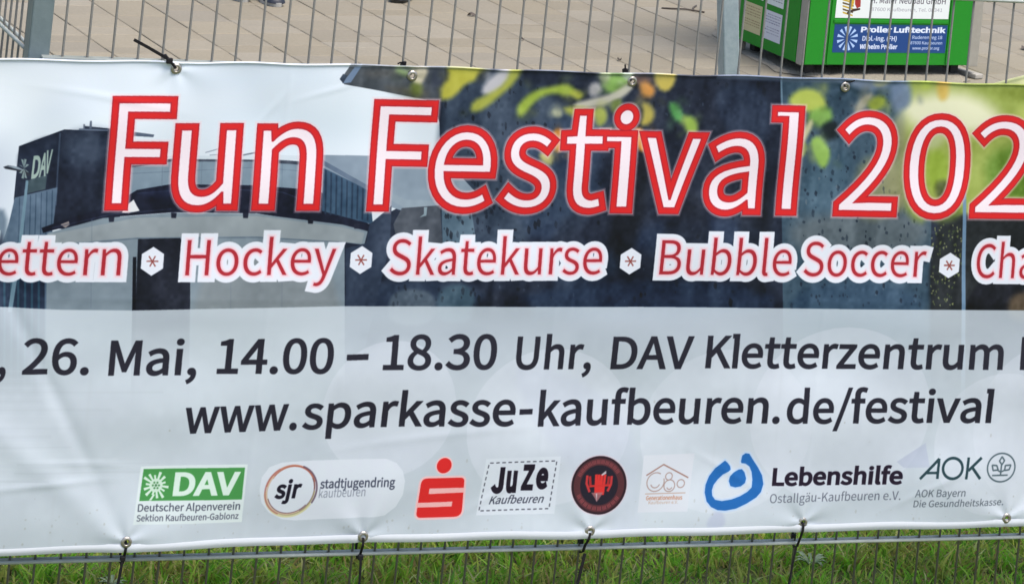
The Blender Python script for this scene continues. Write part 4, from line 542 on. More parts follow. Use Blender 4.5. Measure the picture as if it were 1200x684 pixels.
# --- line of activities
b2 = [(-140, 322), (0, 322), (400, 320.8), (700, 321), (930, 323), (1200, 325)]
ROW2 = [('Klettern', -51, 140, 41.5), ('Hockey', 216, 391, 41), ('Skatekurse', 455, 704, 41), ('Bubble', 772.5, 926, 40.5), ('Soccer', 941, 1083, 39.5), ('Cha', 1142, 1209, 39)]
g2 = []
for st, x0, x1, cp in ROW2: g2 += pr.layout(st, x0, x1, b2, cp, .085, -.004)
for g in g2: pr.fillpx(Print.miter(g, 13.6, 1.7), (234, 237, 248), 1)
for g in g2: pr.fillpx(Print.miter(g, 6, 1.6), (246, 226, 236), .7)
for g in g2: pr.fillpx(Print.miter(g, 3, 1.6), (244, 204, 216), .8)
for g in g2: pr.fillpx(g, (180, 46, 60), 1, 1.4)
for cx, cy in ((177.8, 305), (422.2, 303.6), (738.8, 306), (1111.8, 310.5)):
    s_ = np.interp(cx, [170, 1110], [1.06, .94]); hx = [(cx+14.2*s_*math.sin(math.radians(k*60))+.0, cy-16*s_*math.cos(math.radians(k*60))) for k in range(6)]
    hx = [(x+(cy-y)*.08, y) for x, y in hx]; P(hx, (234, 237, 248), 1, 1.3)
    for k in range(3):
        an = math.radians(k*60+30); dx, dy = math.sin(an)*6.4*s_, math.cos(an)*6.4*s_
        pr.line([(cx-dx+dy*.08, cy+dy), (cx+dx-dy*.0, cy-dy)], 1.5, (150, 76, 72), .95)

# --- date and web address
INK = (43, 41, 55)
def bold(st, x0, x1, b, cap, off=.026, col=INK, lean=.095): pr.text(st, x0, x1, b, cap, col, lean, off)
bold('26.', 25, 103, [(25, 438), (104, 438)], 42); bold('Mai,', 126, 229, [(126, 439), (230, 438.5)], 41)
bold(',', -4, 6, [(0, 438), (10, 438)], 42)
bold('14.00', 253, 388, [(253, 437), (390, 436)], 41); P([(405.5, 414), (431, 413.2), (430.4, 420), (405, 420.8)], INK)
bold('18.30', 447, 580, [(447, 432), (583, 432)], 40.5); bold('Uhr,', 603, 692, [(600, 432.4), (696, 432.4)], 38.5)
bold('DAV', 715, 810, [(715, 432.5), (813, 432)], 38.5); bold('K\u0142etterzentrum', 826, 1173, [(826, 431.2), (1000, 432), (1175, 432)], 38.2)
bold('K', 1193, 1217, [(1190, 432), (1220, 432)], 38)
bold('www.', 214.5, 346.5, [(214, 507.5), (340, 502.5)], 41); bold('sparkasse', 353, 602, [(350, 502.5), (475, 498.5), (603, 498)], 40)
P([(608.5, 478.8), (624, 478.4), (623.4, 484.6), (608, 485)], INK)
bold('kaufbeuren', 629.5, 898.5, [(630, 499), (740, 497), (898, 495.5)], 39.5); bold('.', 904, 912.5, [(900, 495.4), (915, 495.4)], 39)
bold('de/', 920, 995, [(920, 495.4), (1000, 495)], 38.5); bold('festiva\u0142', 994.5, 1160, [(990, 495), (1160, 494.6)], 38.3)

# --- sponsors, left to right
P([(165, 545.7), (289.6, 542.4), (282.9, 610.6), (155, 613)], (222, 232, 234), .95, 1.4)
P([(168.2, 548.9), (286.4, 546.3), (282.7, 583.8), (162.6, 585.6)], (78, 152, 84), 1, 1.2)
bold('DAV', 201.5, 277.5, [(200, 580), (280, 578.6)], 27.5, .055, (218, 236, 226), .14)
for k in range(14):
    an = math.radians(k*360/14+8); l = [15, 12, 16.5][k % 3]; w = .15
    c = (182.4, 567.7)
    P([(c[0]+math.cos(an-w*1.2)*5, c[1]+math.sin(an-w*1.2)*5), (c[0]+math.cos(an-w*.7)*l, c[1]+math.sin(an-w*.7)*l), (c[0]+math.cos(an+w*.7)*l, c[1]+math.sin(an+w*.7)*l), (c[0]+math.cos(an+w*1.2)*5, c[1]+math.sin(an+w*1.2)*5)], (214, 234, 220), 1, 1.2)
pr.disc((182.4, 567.7), .0135, (206, 228, 212)); P([(179, 578), (181.5, 578), (176.8, 585), (173.8, 585)], (214, 234, 220))
for k in range(6): an = math.radians(k*60); pr.disc((182.4+math.cos(an)*3.6, 567.7+math.sin(an)*3.6), .0021, (86, 142, 92))
pr.disc((182.4, 567.7), .0026, (80, 130, 90))
bold('Deutscher Alpenverein', 160.5, 280.5, [(160, 597.9), (281, 595.8)], 8.8, .02, (84, 88, 104)); bold('Sektion Kaufbeuren-Gablonz', 159, 278.8, [(159, 609.2), (280, 606.8)], 7.4, .02, (92, 96, 112))
cap_ = [(315, 546), (330, 540.5), (360, 538.6), (452, 536.2), (464, 541), (471, 550), (473.5, 562), (471, 578), (463, 592), (450, 602.5), (438, 604.4), (345, 609.5), (330, 608), (315, 600), (306, 588), (303.5, 573), (306, 558)]
P(cap_, (222, 227, 237), .85, 1.6)
for dx, dy, r, a0, a1, c, w in ((0, 0, .055, 20, 170, (196, 128, 104), .0034), (1, -1, .0515, 0, 150, (178, 104, 84), .003), (1.2, .3, .056, -30, 70, (104, 78, 96), .0036), (0, 0, .053, -60, 30, (122, 90, 98), .0024),
                                (0, 1, .056, 180, 330, (214, 208, 158), .0044), (.5, 1, .0525, 230, 360, (170, 158, 120), .003), (-1, 0, .0545, 120, 250, (178, 116, 110), .0034), (-.6, .6, .0515, 140, 300, (208, 180, 156), .003), (0, 0, .0505, 200, 320, (122, 84, 92), .0018)):
    pr.disc((340.0+dx, 573.6+dy), r*.94, c, .85, 1.6, ring=w, a0=a0, a1=a1, sh=.03)
bold('sjr', 321, 350.5, [(320, 583.8), (355, 582.6)], 22, .05, (28, 22, 44), .2)
bold('stadtjugendring', 374.5, 461.5, [(373, 571.6), (463, 568.4)], 10.8, .03, (76, 80, 100)); pr.text('kaufbeuren', 373, 427, [(370, 582.6), (428, 580)], 10.5, (140, 146, 162), .12)
RED, HALO = (220, 46, 48), (246, 198, 200)
def rpoly(c, r, n=5):
    out = []; c = [np.array(q, float) for q in c]; m = len(c)
    for i in range(m):
        a, b, d = c[i-1], c[i], c[(i+1) % m]; u = (a-b)/np.hypot(*(a-b)); v = (d-b)/np.hypot(*(d-b)); rr = r[i] if isinstance(r, (list, tuple)) else r
        if rr == 0: out.append(b); continue
        p0, p1 = b+u*rr, b+v*rr
        for k in range(n+1): t = k/n; out.append((1-t)**2*p0+2*t*(1-t)*b+t*t*p1)
    return np.array(out)
Sb = rpoly([(493, 558.8), (543.6, 558), (540.4, 604.2), (486.4, 605.4)], [7, 5, 9, 6])
for g_, c_, sf in ((1, HALO, 2), (0, RED, 1.4)):
    pp = Print.miter([pr.tx(Sb)], 4.5*g_)
    pr.fillpx(pp, c_, .9 if g_ else 1, sf)
P([(502.2, 570.6), (543.4, 570), (542.8, 575.8), (501.3, 577.2)], (244, 186, 186)); P([(487.2, 587.6), (529.5, 586.4), (528.6, 592.2), (487, 593.2)], (244, 186, 186))
pr.disc((519.4, 543.8), .0192, HALO, .9, 2); pr.disc((519.4, 543.8), .0160, RED, 1, 1.4)
P([(569, 536.5), (656.5, 533.4), (649, 600.5), (557.5, 603)], (222, 228, 238), .8, 2)
dash = [(572.6, 541.3), (651.8, 538.8), (642.8, 594.8), (560.8, 597.9)]
for i in range(4):
    a, b = np.array(dash[i]), np.array(dash[(i+1) % 4]); L_ = np.hypot(*(b-a)); n = int(L_/6.7)
    for k in range(n): t0 = (k+.15)/n; t1 = (k+.68)/n; pr.line([a+(b-a)*t0, a+(b-a)*t1], 1.25, (66, 66, 80), .9)
BK = (34, 24, 44)
bold('J', 574.6, 588.8, [(570, 577.3), (600, 577.3)], 31, .085, BK, .1); bold('u', 591.8, 604, [(590, 577), (610, 576.8)], 34, .085, BK, .1)
bold('Z', 609.8, 623.6, [(600, 574.4), (630, 573.8)], 31, .085, BK, .1); bold('e', 626.6, 640.4, [(620, 572.4), (645, 572)], 32, .085, BK, .1)
bold('Kaufbeuren', 572.5, 635, [(572, 590.2), (638, 588)], 9.4, .018, (70, 72, 90), .38)
cL = (701.1, 567.2)
pr.disc(cL, .0640, (232, 196, 206), .6, 3, sh=-.06); pr.disc(cL, .0622, (52, 32, 44), 1, 1.4, sh=-.06); pr.disc(cL, .0570, (96, 52, 60), .9, 2, sh=-.06); pr.disc(cL, .0425, (40, 34, 50), 1, 2, sh=-.06)
for a0, n, st in ((152, 11, 1), (208, 10, -1)):
    for k in range(n):
        an = math.radians(a0-st*k*11.6) if st > 0 else math.radians(a0+k*13)
        o = pr.tx([cL])[0]; ux, uy = math.cos(an), math.sin(an); px, py = -uy, ux; c0 = np.array([o[0]+ux*49.5-uy*3, o[1]+uy*49.5])
        for q in (-3, 0, 3): pr.strokepx(np.array([c0+[px*q-ux*4, py*q-uy*4], c0+[px*q+ux*4, py*q+uy*4]]), 1.6, (168, 84, 90), .8)
for dx in (-5, -1.8, 1.6, 5.2): pr.line([(cL[0]+dx+2, 555), (cL[0]+dx*.8, 578)], 3.1, (222, 58, 58), 1)
for q in ([(687.5, 556), (686.5, 565), (690, 575)], [(716, 556.5), (715, 566), (711, 574)]): pr.line(q, 2.8, (206, 62, 66), .95); 
pr.line([(690, 568.5), (714, 567)], 2.4, (214, 56, 56), .95); pr.line([(690.5, 557), (691, 567)], 3, (190, 48, 54), .9); pr.line([(712.6, 557), (711.5, 566)], 3, (190, 48, 54), .9)
P([(692, 576), (706, 575.5), (702, 582), (698.3, 587), (696, 582)], (176, 120, 124), .8, 1.5); P([(703.5, 555), (709.5, 550), (709.5, 553.5), (705, 556)], (214, 206, 212), .9, 1.4)
P([(697.5, 577), (699, 577), (698.3, 587.2)], (214, 206, 212), .9, 1.3)
P([(753.8, 532.5), (814.3, 531.2), (805, 598.3), (746.6, 599.6)], (223, 226, 236), .9, 1.6)
LN = (172, 142, 136)
pr.line([(757, 556), (777.5, 543.6), (806.6, 559.4)], 1.5, (166, 128, 120), .95)
for c, r, a0, a1 in (((767.8, 564), .020, 60, 380), ((783.8, 557.6), .0078, 0, 360), ((784.2, 568.5), .0125, 0, 360), ((797.8, 566.2), .0085, 0, 360), ((767.5, 565), .0105, 200, 340), ((784.3, 569.5), .006, 200, 340)):
    pr.disc(c, r, LN, .9, 1.2, ring=.0022, a0=a0, a1=a1)
pr.line([(755.5, 577.8), (803, 577)], .9, (190, 150, 130), .9)
bold('Generationenhaus', 756.5, 799, [(756, 585.2), (800, 584.6)], 5, .02, (196, 128, 96)); pr.text('Kaufbeuren e.V.', 759.5, 794, [(759, 589.8), (795, 589.3)], 3.6, (196, 160, 140), .1)
bo = [(240, 158), (150, 225), (90, 300), (55, 380), (45, 450), (60, 530), (100, 580), (160, 608), (230, 612), (330, 592), (430, 545), (520, 490), (565, 440), (590, 370), (580, 290), (545, 220), (500, 150), (465, 92), (430, 88), (400, 110), (388, 165), (392, 180), (430, 185), (465, 210), (485, 260), (490, 330), (480, 400), (440, 440), (370, 480), (290, 510), (200, 525), (140, 515), (115, 480), (112, 430), (130, 380), (170, 330), (220, 285), (270, 258), (292, 240), (288, 210), (262, 175)]
dr = [(395, 235), (420, 265), (432, 320), (420, 360), (380, 392), (330, 402), (285, 390), (272, 345), (285, 300), (320, 265), (365, 240)]
bo, dr = [np.array([(820+x/7.95, 520+y/7.95) for x, y in q]) for q in (bo, dr)]
for q in (bo, dr): pr.fillpx(Print.miter([pr.tx(q)], 4.2, 1.3), (196, 214, 240), .9, 2.4)
for q in (bo, dr): P(q, (38, 108, 182), 1, 1.4)
bold('Lebenshilfe', 904, 1056, [(904, 568.6), (1058, 566.4)], 20.8, .052, (38, 24, 48), .1)
pr.text('Ostallgäu-Kaufbeuren e.V.', 901, 1054, [(901, 588.2), (1055, 584.4)], 10.2, (104, 108, 124), .1)
TEAL = (46, 72, 80)
pr.line([(1076.8, 559.4), (1099.2, 536.4), (1096.4, 558.8)], 3.0, TEAL); pr.line([(1084.5, 552.6), (1097, 552.2)], 2.6, TEAL)
an = np.linspace(0, 2*np.pi, 40, endpoint=False); pr.line(np.stack([1114.6+11.3*np.cos(an)-1.0*np.sin(an), 547+11.8*np.sin(an)], 1), 2.9, TEAL, 1, True)
pr.line([(1130, 559.2), (1133.6, 534.8)], 3.0, TEAL); pr.line([(1148.6, 535), (1133, 549.4)], 3.0, TEAL); pr.line([(1137.5, 546), (1146.4, 559)], 3.0, TEAL)
GR = (92, 108, 118)
pr.line(np.stack([1171.6+16.2*np.cos(an)-1.4*np.sin(an), 546.3+16.6*np.sin(an)], 1), 1.7, GR, 1, True)
pr.line([(1172.8, 533.6), (1175.6, 538), (1172.4, 543), (1169.6, 538.6)], 1.7, GR, 1, True); pr.line([(1172, 543), (1170.6, 555.2)], 1.7, GR)
pr.line([(1161, 543.4), (1166.4, 543.8), (1168, 549), (1162, 549.6)], 1.7, GR, 1, True); pr.line([(1176.4, 543.8), (1183, 543.2), (1181, 548.6), (1175.6, 549.6)], 1.7, GR, 1, True)
pr.line([(1161, 555.4), (1179, 555)], 1.6, GR); pr.line([(1167, 549), (1171, 551.5), (1176, 549)], 1.6, GR)
bold('AOK Bayern', 1070.5, 1128.8, [(1070, 581), (1130, 579.8)], 8.8, .01, (104, 112, 124), .14); bold('Die Gesundheitskasse.', 1069, 1174.5, [(1069, 593), (1175, 590.8)], 8, .012, (104, 112, 124), .14)
pr.im = np.clip((pr.im-.035)/.965, 0, 1)
banner_im = pr.image('banner print')

# ------------------------------------------------------------------ banner cloth
TOPX = [-.47, -.226, .123, .286, .613, .832, 1.098, 1.412, 1.594, 2.033, 2.69]; TOPZ = [1.166, 1.169, 1.174, 1.178, 1.183, 1.182, 1.183, 1.186, 1.186, 1.187, 1.19]
BOTX = [-.47, -.125, .124, .39, .615, .939, 1.207, 1.523, 2.148, 2.69]; BOTZ = [.191, .193, .195, .199, .201, .2015, .2, .202, .202, .203]
GT = [(-.37, 1.158), (.124, 1.162), (.615, 1.164), (1.10, 1.167), (1.596, 1.170), (2.09, 1.171), (2.59, 1.172)]
GB = [(-.37, .212), (.122, .214), (.613, .213), (1.109, .214), (1.602, .221), (2.10, .220), (2.59, .221)]
rb = np.random.default_rng(3)
def fold(x, z):
    """how far the cloth stands off the plane of the fence (towards the viewer)"""
    d = .004*np.sin(x*3.1+.6)*np.sin((z-.2)*3.1)
    d += .0030*np.sin(6.2*x+9*(z-.2)+1.0)*np.exp(-((z-.33)/.22)**2)*np.clip(1.1-x*.45, .15, 1)
    d += .0022*np.sin(15*x-11*z+.5)*np.exp(-((z-.3)/.18)**2)
    d += .0016*np.sin(23*x+4*z)*np.exp(-((z-1.12)/.09)**2)+.0010*np.sin(41*x+1)*np.exp(-((z-1.15)/.05)**2)
    d += .0012*np.sin(9*x+23*z+2)+.0010*np.sin(31*z-4*x)
    for gx, gz in GB:                         # pulls towards the ties
        r = np.hypot(x-gx, (z-gz)*.75); a = np.arctan2(z-gz, x-gx)
        d += .0018*np.exp(-r/.10)*np.sin(a*5+gx*3)
    for gx, gz in GT:
        r = np.hypot(x-gx, z-gz); a = np.arctan2(gz-z, x-gx)
        d += .0013*np.exp(-r/.07)*np.sin(a*5+gx*5)
    # long diagonal crease from the lowest left tie up to the left edge
    q = (z-.214)-(.124-x)*.78; d += .0030*np.exp(-(q/.035)**2)*np.clip((.16-x)*6, 0, 1)*np.clip((x+.7)*2, 0, 1)
    q = (z-.214)-(.124-x)*1.7; d -= .0024*np.exp(-(q/.03)**2)*np.clip((.12-x)*7, 0, 1)
    for x0, z0, a, L, w, h in ((-.06, .33, .08, .11, .006, .0014), (.02, .37, -.04, .09, .005, .0010), (.33, 1.09, .9, .05, .006, .0008), (.9, .30, .5, .07, .007, .0009), (1.42, .33, -.5, .09, .007, .0009), (.75, .42, .1, .2, .008, .0007),
                               (1.9, .29, .4, .09, .007, .0010), (.0, 1.10, -.15, .12, .006, .0009), (.45, 1.13, .3, .07, .005, .0008), (1.2, 1.12, -.3, .08, .006, .0008)):
        u = (x-x0)*np.cos(a)+(z-z0)*np.sin(a); v = -(x-x0)*np.sin(a)+(z-z0)*np.cos(a)+.15*u*u
        d += h*np.exp(-(v/w)**2)*np.exp(-(u/L)**2)
    for x0 in (.36, .98, 1.60): d += .0007*np.exp(-np.abs(x-x0)/.006)     # creases from being folded away
    d += .0006*np.exp(-np.abs(z-.70)/.006)
    return d
NX, NZ = 632, 200
xs = np.linspace(BX0, BX1, NX+1); ts = np.linspace(0, 1, NZ+1)
zt = np.interp(xs, TOPX, TOPZ)+.0012*np.sin(xs*29); zb = np.interp(xs, BOTX, BOTZ)+.001*np.sin(xs*21+1)
XX, TT = np.meshgrid(xs, ts); ZZ = zb[None]+(zt-zb)[None]*TT
YY = -.022-.004-fold(XX, ZZ)
co = np.stack([XX, YY, ZZ], 2).reshape(-1, 3)
ii = np.arange((NX+1)*(NZ+1)).reshape(NZ+1, NX+1)
quads = np.stack([ii[:-1, :-1], ii[:-1, 1:], ii[1:, 1:], ii[1:, :-1]], 2).reshape(-1, 4)
cen = co[quads].mean(1); keep = np.ones(len(quads), bool)
for gx, gz in GT+GB: keep &= np.hypot(cen[:, 0]-gx, cen[:, 2]-gz) > .0068
quads = quads[keep]
me = bpy.data.meshes.new('banner'); me.from_pydata(co.tolist(), [], quads.tolist())
uv = me.uv_layers.new(name='print'); vi = np.empty(len(me.loops), np.int32); me.loops.foreach_get('vertex_index', vi)
UV = np.stack([(co[:, 0]-BX0)/(BX1-BX0), (co[:, 2]-BZ0)/(BZ1-BZ0)], 1)[vi]
uv.data.foreach_set('uv', UV.ravel().astype(np.float32))
me.polygons.foreach_set('use_smooth', np.ones(len(me.polygons), bool)); me.update()
M_ban = print_mat('printed pvc banner', banner_im, (.84, .84, .84), .5, (380, .12, .0006), .3)
banner = link('banner', me, None, M_ban)
tag(banner, 'wide printed cloth banner reading Fun Festival tied to the wire fence', 'banner')

def edge_strip(name, xsv, zf, dz0, dz1, off):
    bm = bmesh.new(); rows = []
    prof = [(dz0, .0002), ((dz0*2+dz1)/3, -.0022), ((dz0+2*dz1)/3, -.0022), (dz1, .0002)]
    for x in xsv:
        z0 = float(zf(x)); rows.append([bm.verts.new((x, -.026-off-float(fold(np.float64(x), np.float64(z0)))+dy, z0+dz)) for dz, dy in prof])
    for a, b in zip(rows, rows[1:]):
        for k in range(3): bm.faces.new((a[k], b[k], b[k+1], a[k+1]))
    me = mesh_bm(name, bm, True)
    if dz0 < -.0022:                            # the print runs over the upper hem
        u = me.uv_layers.new(name='print')
        for l in me.loops: v = me.vertices[l.vertex_index].co; u.data[l.index].uv = ((v.x-BX0)/(BX1-BX0), (v.z-.003-BZ0)/(BZ1-BZ0))
        return link(name, me, banner, M_ban)
    return link(name, me, banner, M_hem)
xs2 = np.linspace(BX0, BX1, 300)
edge_strip('hem', xs2, lambda x: np.interp(x, TOPX, TOPZ)+.0012*np.sin(x*29), -.0025, .0022, .0006)['label'] = 'pale welded hem along the top edge'
edge_strip('hem', xs2, lambda x: np.interp(x, BOTX, BOTZ)+.001*np.sin(x*21+1), -.002, .015, .0004)['label'] = 'pale welded hem along the bottom edge'

bm = bmesh.new()                              # grommet: flat flange with a rolled inner rim
prof = [(.0112, 0), (.0108, -.0012), (.0085, -.0020), (.0062, -.0030), (.0048, -.0018), (.0046, .0020)]
rings = []
for r, y in prof: rings.append([bm.verts.new((r*math.cos(2*math.pi*k/24), y, r*math.sin(2*math.pi*k/24))) for k in range(24)])
for A, B in zip(rings, rings[1:]):
    for k in range(24): bm.faces.new((A[k], A[(k+1) % 24], B[(k+1) % 24], B[k]))
gm = mesh_bm('grommet', bm, True); gm.materials.append(M_brass)
for gx, gz in GT+GB:
    o = link('grommet', gm, banner, None, (gx, -.0268-float(fold(np.float64(gx), np.float64(gz))), gz))

# ------------------------------------------------------------------ fence
def wire_mesh(name, L, r=.003, seg=8, axis='z'):
    bm = bmesh.new(); bmesh.ops.create_cone(bm, cap_ends=True, segments=seg, radius1=r, radius2=r, depth=L)
    if axis == 'x': bmesh.ops.rotate(bm, verts=bm.verts, cent=(0, 0, 0), matrix=Matrix.Rotation(math.pi/2, 3, 'Y'))
    return mesh_bm(name, bm, True)
fence = empty('wire_fence', (0, 0, 0)); tag(fence, 'grey galvanised double rod mesh fence carrying the festival banner', 'fence')
vw = wire_mesh('vertical_wire', 1.98, .0025); vw.materials.append(M_zinc)
for k in range(-2, 58):
    o = link('vertical_wire', vw, fence, None, (k*.05+rnd.uniform(-.0012, .0012), rnd.uniform(-.0006, .0006), 1.04))
    o.rotation_euler = (0, rnd.uniform(-.0015, .0015), 0)
hr = wire_mesh('horizontal_rod', 3.04, .004, 8, 'x'); hr.materials.append(M_rod)
for k in range(10):
    for y in (-.0071, .0071): link('horizontal_rod', hr, fence, None, (1.38, y, G+.2*k))
for x in (-.145, 2.827):
    box('post', fence, M_fpost, x-.021, x+.021, .012, .072, 0, 2.02, .003)
for x in (-.145, 2.827):
    for z in (.37, .77, 1.57, 1.97): box('clamp', fence, M_zinc, x-.017, x+.017, -.0045, .012, z+.010, z+.040, .002)
wb = bmesh.new(); bmesh.ops.create_icosphere(wb, subdivisions=1, radius=.0042); wbm = mesh_bm('weld', wb, True); bm = bmesh.new()
for k in range(-2, 58):
    for z in (G, G+1.0, G+1.2):
        r = bmesh.ops.create_icosphere(bm, subdivisions=1, radius=.0040)
        bmesh.ops.translate(bm, verts=r['verts'], vec=(k*.05+rnd.uniform(-.001, .001), -.0045, z+rnd.uniform(-.001, .001)))
tag(link('weld_beads', mesh_bm('weld_beads', bm, True), fence, M_zinc), kind='stuff'); bpy.data.meshes.remove(wbm)
pole = empty('steel_post', (2.170, 1.70, 0)); pole.rotation_euler = (0, R_(-7.4), 0); tag(pole, 'slightly leaning galvanised post standing behind the fence beside the green box', 'post')
box('shaft', pole, M_post, -.024, .024, -.022, .028, -.02, 1.75, .004); box('cap', pole, M_zinc, -.026, .026, -.024, .030, 1.75, 1.765, .003)
side = empty('wire_fence', (-.155, .09, 0), R_(90+4)); tag(side, 'short mesh fence running back from the corner post at the left edge', 'fence')
for k in range(1, 48): link('vertical_wire', vw, side, None, (k*.05-.02, rnd.uniform(-.0006, .0006), 1.04))
hs_ = wire_mesh('horizontal_rod', 2.4, .004, 8, 'x'); hs_.materials.append(M_rod)
for k in range(10):
    for y in (-.0071, .0071): link('horizontal_rod', hs_, side, None, (1.2, y, G+.2*k))
box('post', side, M_fpost, 2.36, 2.402, -.03, .03, 0, 2.02, .003)

# ------------------------------------------------------------------ cable ties
LAST = []
def tie(pts, flat, head, label):
    if head is None:                            # the free end belongs to the tie before it
        return link('tail', tube_me('tail', pts, None, flat=flat), LAST[-1], M_black)
    t = link('cable_tie', tube_me('cable_tie', pts, None, flat=flat), None, M_black); LAST.append(t)
    tag(t, label, 'cable tie', 'black cable ties holding the banner')
    hx, hy, hz, s = head
    box('tie_head', t, M_black, hx-s, hx+s, hy-s*.8, hy+s*.8, hz-s*.9, hz+s*.9, s*.25)
    return t
def loop_bottom(gx, gz, dx=0.):
    # out of the grommet, down over the rods and up behind
    return [(gx, -.020, gz-.001), (gx, -.031, gz-.004), (gx+dx*.3, -.032, gz-.016), (gx+dx, -.024, G+.012), (gx+dx, -.016, G-.004), (gx+dx, 0, G-.012), (gx+dx, .014, G-.004), (gx+dx, .015, G+.012), (gx, .004, G+.03), (gx, -.020, gz-.001)]
tie(loop_bottom(.122, .214), (.0052, .0022), (.119, -.026, .180, .0052), 'leftmost lower black cable tie with thick hanging tail, below the green emblem')
tie([(.119, -.028, .182), (.117, -.029, .16), (.113, -.030, .12), (.108, -.031, .075)], (.0058, .0018), None, 'thick hanging tail of the leftmost lower cable tie')
tie(loop_bottom(.613, .213), (.0050, .0022), (.612, -.026, .170, .0056), 'black cable tie at the lower edge between the round ring emblem and the red one')
tie([(.612, -.030, .168), (.6135, -.031, .14), (.614, -.032, .075)], (.0048, .0018), None, 'thin straight tail of the second lower cable tie')
tie(loop_bottom(1.109, .214, -.006), (.0054, .0022), (1.098, -.012, .186, .0048), 'black cable tie at the lower edge below the round dark emblem')
tie([(1.104, -.026, .166), (1.099, -.028, .14), (1.092, -.030, .098)], (.0066, .0018), None, 'thick slanted tail below the round dark emblem')
tie(loop_bottom(1.602, .221, -.003), (.0050, .0022), (1.590, -.012, .187, .0045), 'black cable tie at the lower edge right of the blue ring emblem')
tie([(1.592, -.026, .168), (1.588, -.028, .14), (1.582, -.028, .08)], (.0045, .0016), None, 'thin tail at the lower edge right of the blue ring emblem')
tie([(.124, -.020, 1.162), (.122, -.031, 1.164), (.113, -.031, 1.174), (.104, -.020, 1.183), (.104, 0, 1.184), (.108, .012, 1.17), (.124, -.02, 1.162)], (.0054, .0022), (.108, -.030, 1.178, .0062), 'black cable tie at the top left eyelet, long tail sticking up left above the banner')
tie([(.106, -.032, 1.181), (.085, -.034, 1.192), (.062, -.036, 1.204), (.031, -.038, 1.219)], (.0062, .0020), None, 'long thick tail of cable tie sticking up left above the banner')
tie([(.615, -.020, 1.165), (.612, -.030, 1.168), (.602, -.020, 1.180), (.598, 0, 1.184), (.600, .010, 1.176), (.615, -.02, 1.165)], (.0042, .0020), (.600, -.012, 1.186, .0042), 'small cable tie knot at the second top eyelet')
tie([(.600, -.012, 1.186), (.592, -.012, 1.187), (.586, -.012, 1.184)], (.0030, .0016), None, 'short stub beside the second top eyelet')
tie([(1.10, -.020, 1.167), (1.096, -.030, 1.17), (1.088, -.016, 1.184), (1.087, 0, 1.187), (1.092, .01, 1.175), (1.10, -.02, 1.167)], (.0046, .0020), (1.088, -.012, 1.187, .0044), 'small cable tie knot above the dotted letter at the third top eyelet')
tie([(1.087, -.014, 1.186), (1.084, -.016, 1.200)], (.0032, .0016), None, 'upright stub above the third top eyelet')
tie([(1.596, -.020, 1.171), (1.592, -.030, 1.174), (1.592, -.012, 1.186), (1.596, .008, 1.180), (1.596, -.02, 1.171)], (.0046, .0020), (1.592, -.018, 1.184, .0040), 'small cable tie knot at the top eyelet before the number')
tie([(1.594, -.030, 1.182), (1.602, -.034, 1.183), (1.612, -.036, 1.187)], (.0030, .0014), None, 'short stub pointing right at the fourth top eyelet')

# ------------------------------------------------------------------ ground and paving
M_ground = mat('lawn soil', (.15, .20, .06), .95, 0, .2, [(3, (.15, .13, .07), .8), (40, (.04, .05, .02), .7)], bump=(60, .6, .01))
bm = bmesh.new(); bmesh.ops.create_grid(bm, x_segments=40, y_segments=40, size=90)
tag(link('ground', mesh_bm('ground', bm), None, M_ground), kind='structure')
M_sand = mat('joint sand', (.085, .077, .062), .95, 0, .2, (60, (.07, .065, .055), .6))
pave = empty('pavement', (0, 0, 0)); tag(pave, kind='structure')
box('bedding', pave, M_sand, -3, 16, 1.6, 22, .002, .010)
M_pave = mat('concrete paver', (.228, .200, .150), .85, 0, .3, [(1.1, (.185, .168, .13), .6), (7, (.21, .18, .13), .6), (90, (.275, .245, .192), .5), (330, (.20, .18, .145), .35)], bump=(240, .35, .002), objrand=.085)
M_pave2 = mat('concrete paver field', (.228, .200, .150), .85, 0, .3, [(5, (.232, .204, .154), .6), (90, (.275, .245, .192), .5)], island=.085)
TH = R_(-82.3); ex = Vector((math.cos(TH), math.sin(TH), 0)); nx_ = Vector((-math.sin(TH), math.cos(TH), 0))  # ex along the strips
LENS = [.125, .165, .2, .25, .33]
def paver_bm(bm, L, w=.25, mtx=None):
    g = .0022; a, b = L/2-g, w/2-g; c = .004
    lo = [(-a, -b, .018), (a, -b, .018), (a, b, .018), (-a, b, .018)]; mi = [(-a, -b, .048), (a, -b, .048), (a, b, .048), (-a, b, .048)]
    tp = [(-a+c, -b+c, .0505), (a-c, -b+c, .0505), (a-c, b-c, .0505), (-a+c, b-c, .0505)]
    V = [bm.verts.new(mtx @ Vector(p) if mtx else p) for p in lo+mi+tp]
    for s in (0, 4):
        for k in range(4): bm.faces.new((V[s+k], V[s+(k+1) % 4], V[s+4+(k+1) % 4], V[s+4+k]))
    bm.faces.new(V[8:12])
PM = {}
for L in LENS:
    bm = bmesh.new(); paver_bm(bm, L); PM[L] = mesh_bm('paver', bm); PM[L].materials.append(M_pave)
def to_view(p):
    d = Vector(p)-M.translation; z = d.dot(fwd); return 725.9+3400*d.dot(r2)/z, -569.2-3400*d.dot(u2)/z
cand = []; field = bmesh.new()
off0 = 2.394 % .25
for i in range(-34, 64):
    c = off0+i*.25; s = -22+rnd.uniform(0, .2)
    while s < 3:
        L = rnd.choice(LENS); m = s+L/2; s += L
        p = nx_*(c+.125)+ex*m
        if not (-3 < p.x < 16 and 1.65 < p.y < 21.9): continue
        x, y = to_view((p.x, p.y, .05)); vis = -25 < x < 1225 and -14 < y < 104
        cand.append((vis, L, p))
vis = [c for c in cand if c[0]]; vis.sort(key=lambda c: c[2].y); print('pavers in view', len(vis))
PZ = -.034                                    # tops lie about a centimetre and a half above the lawn
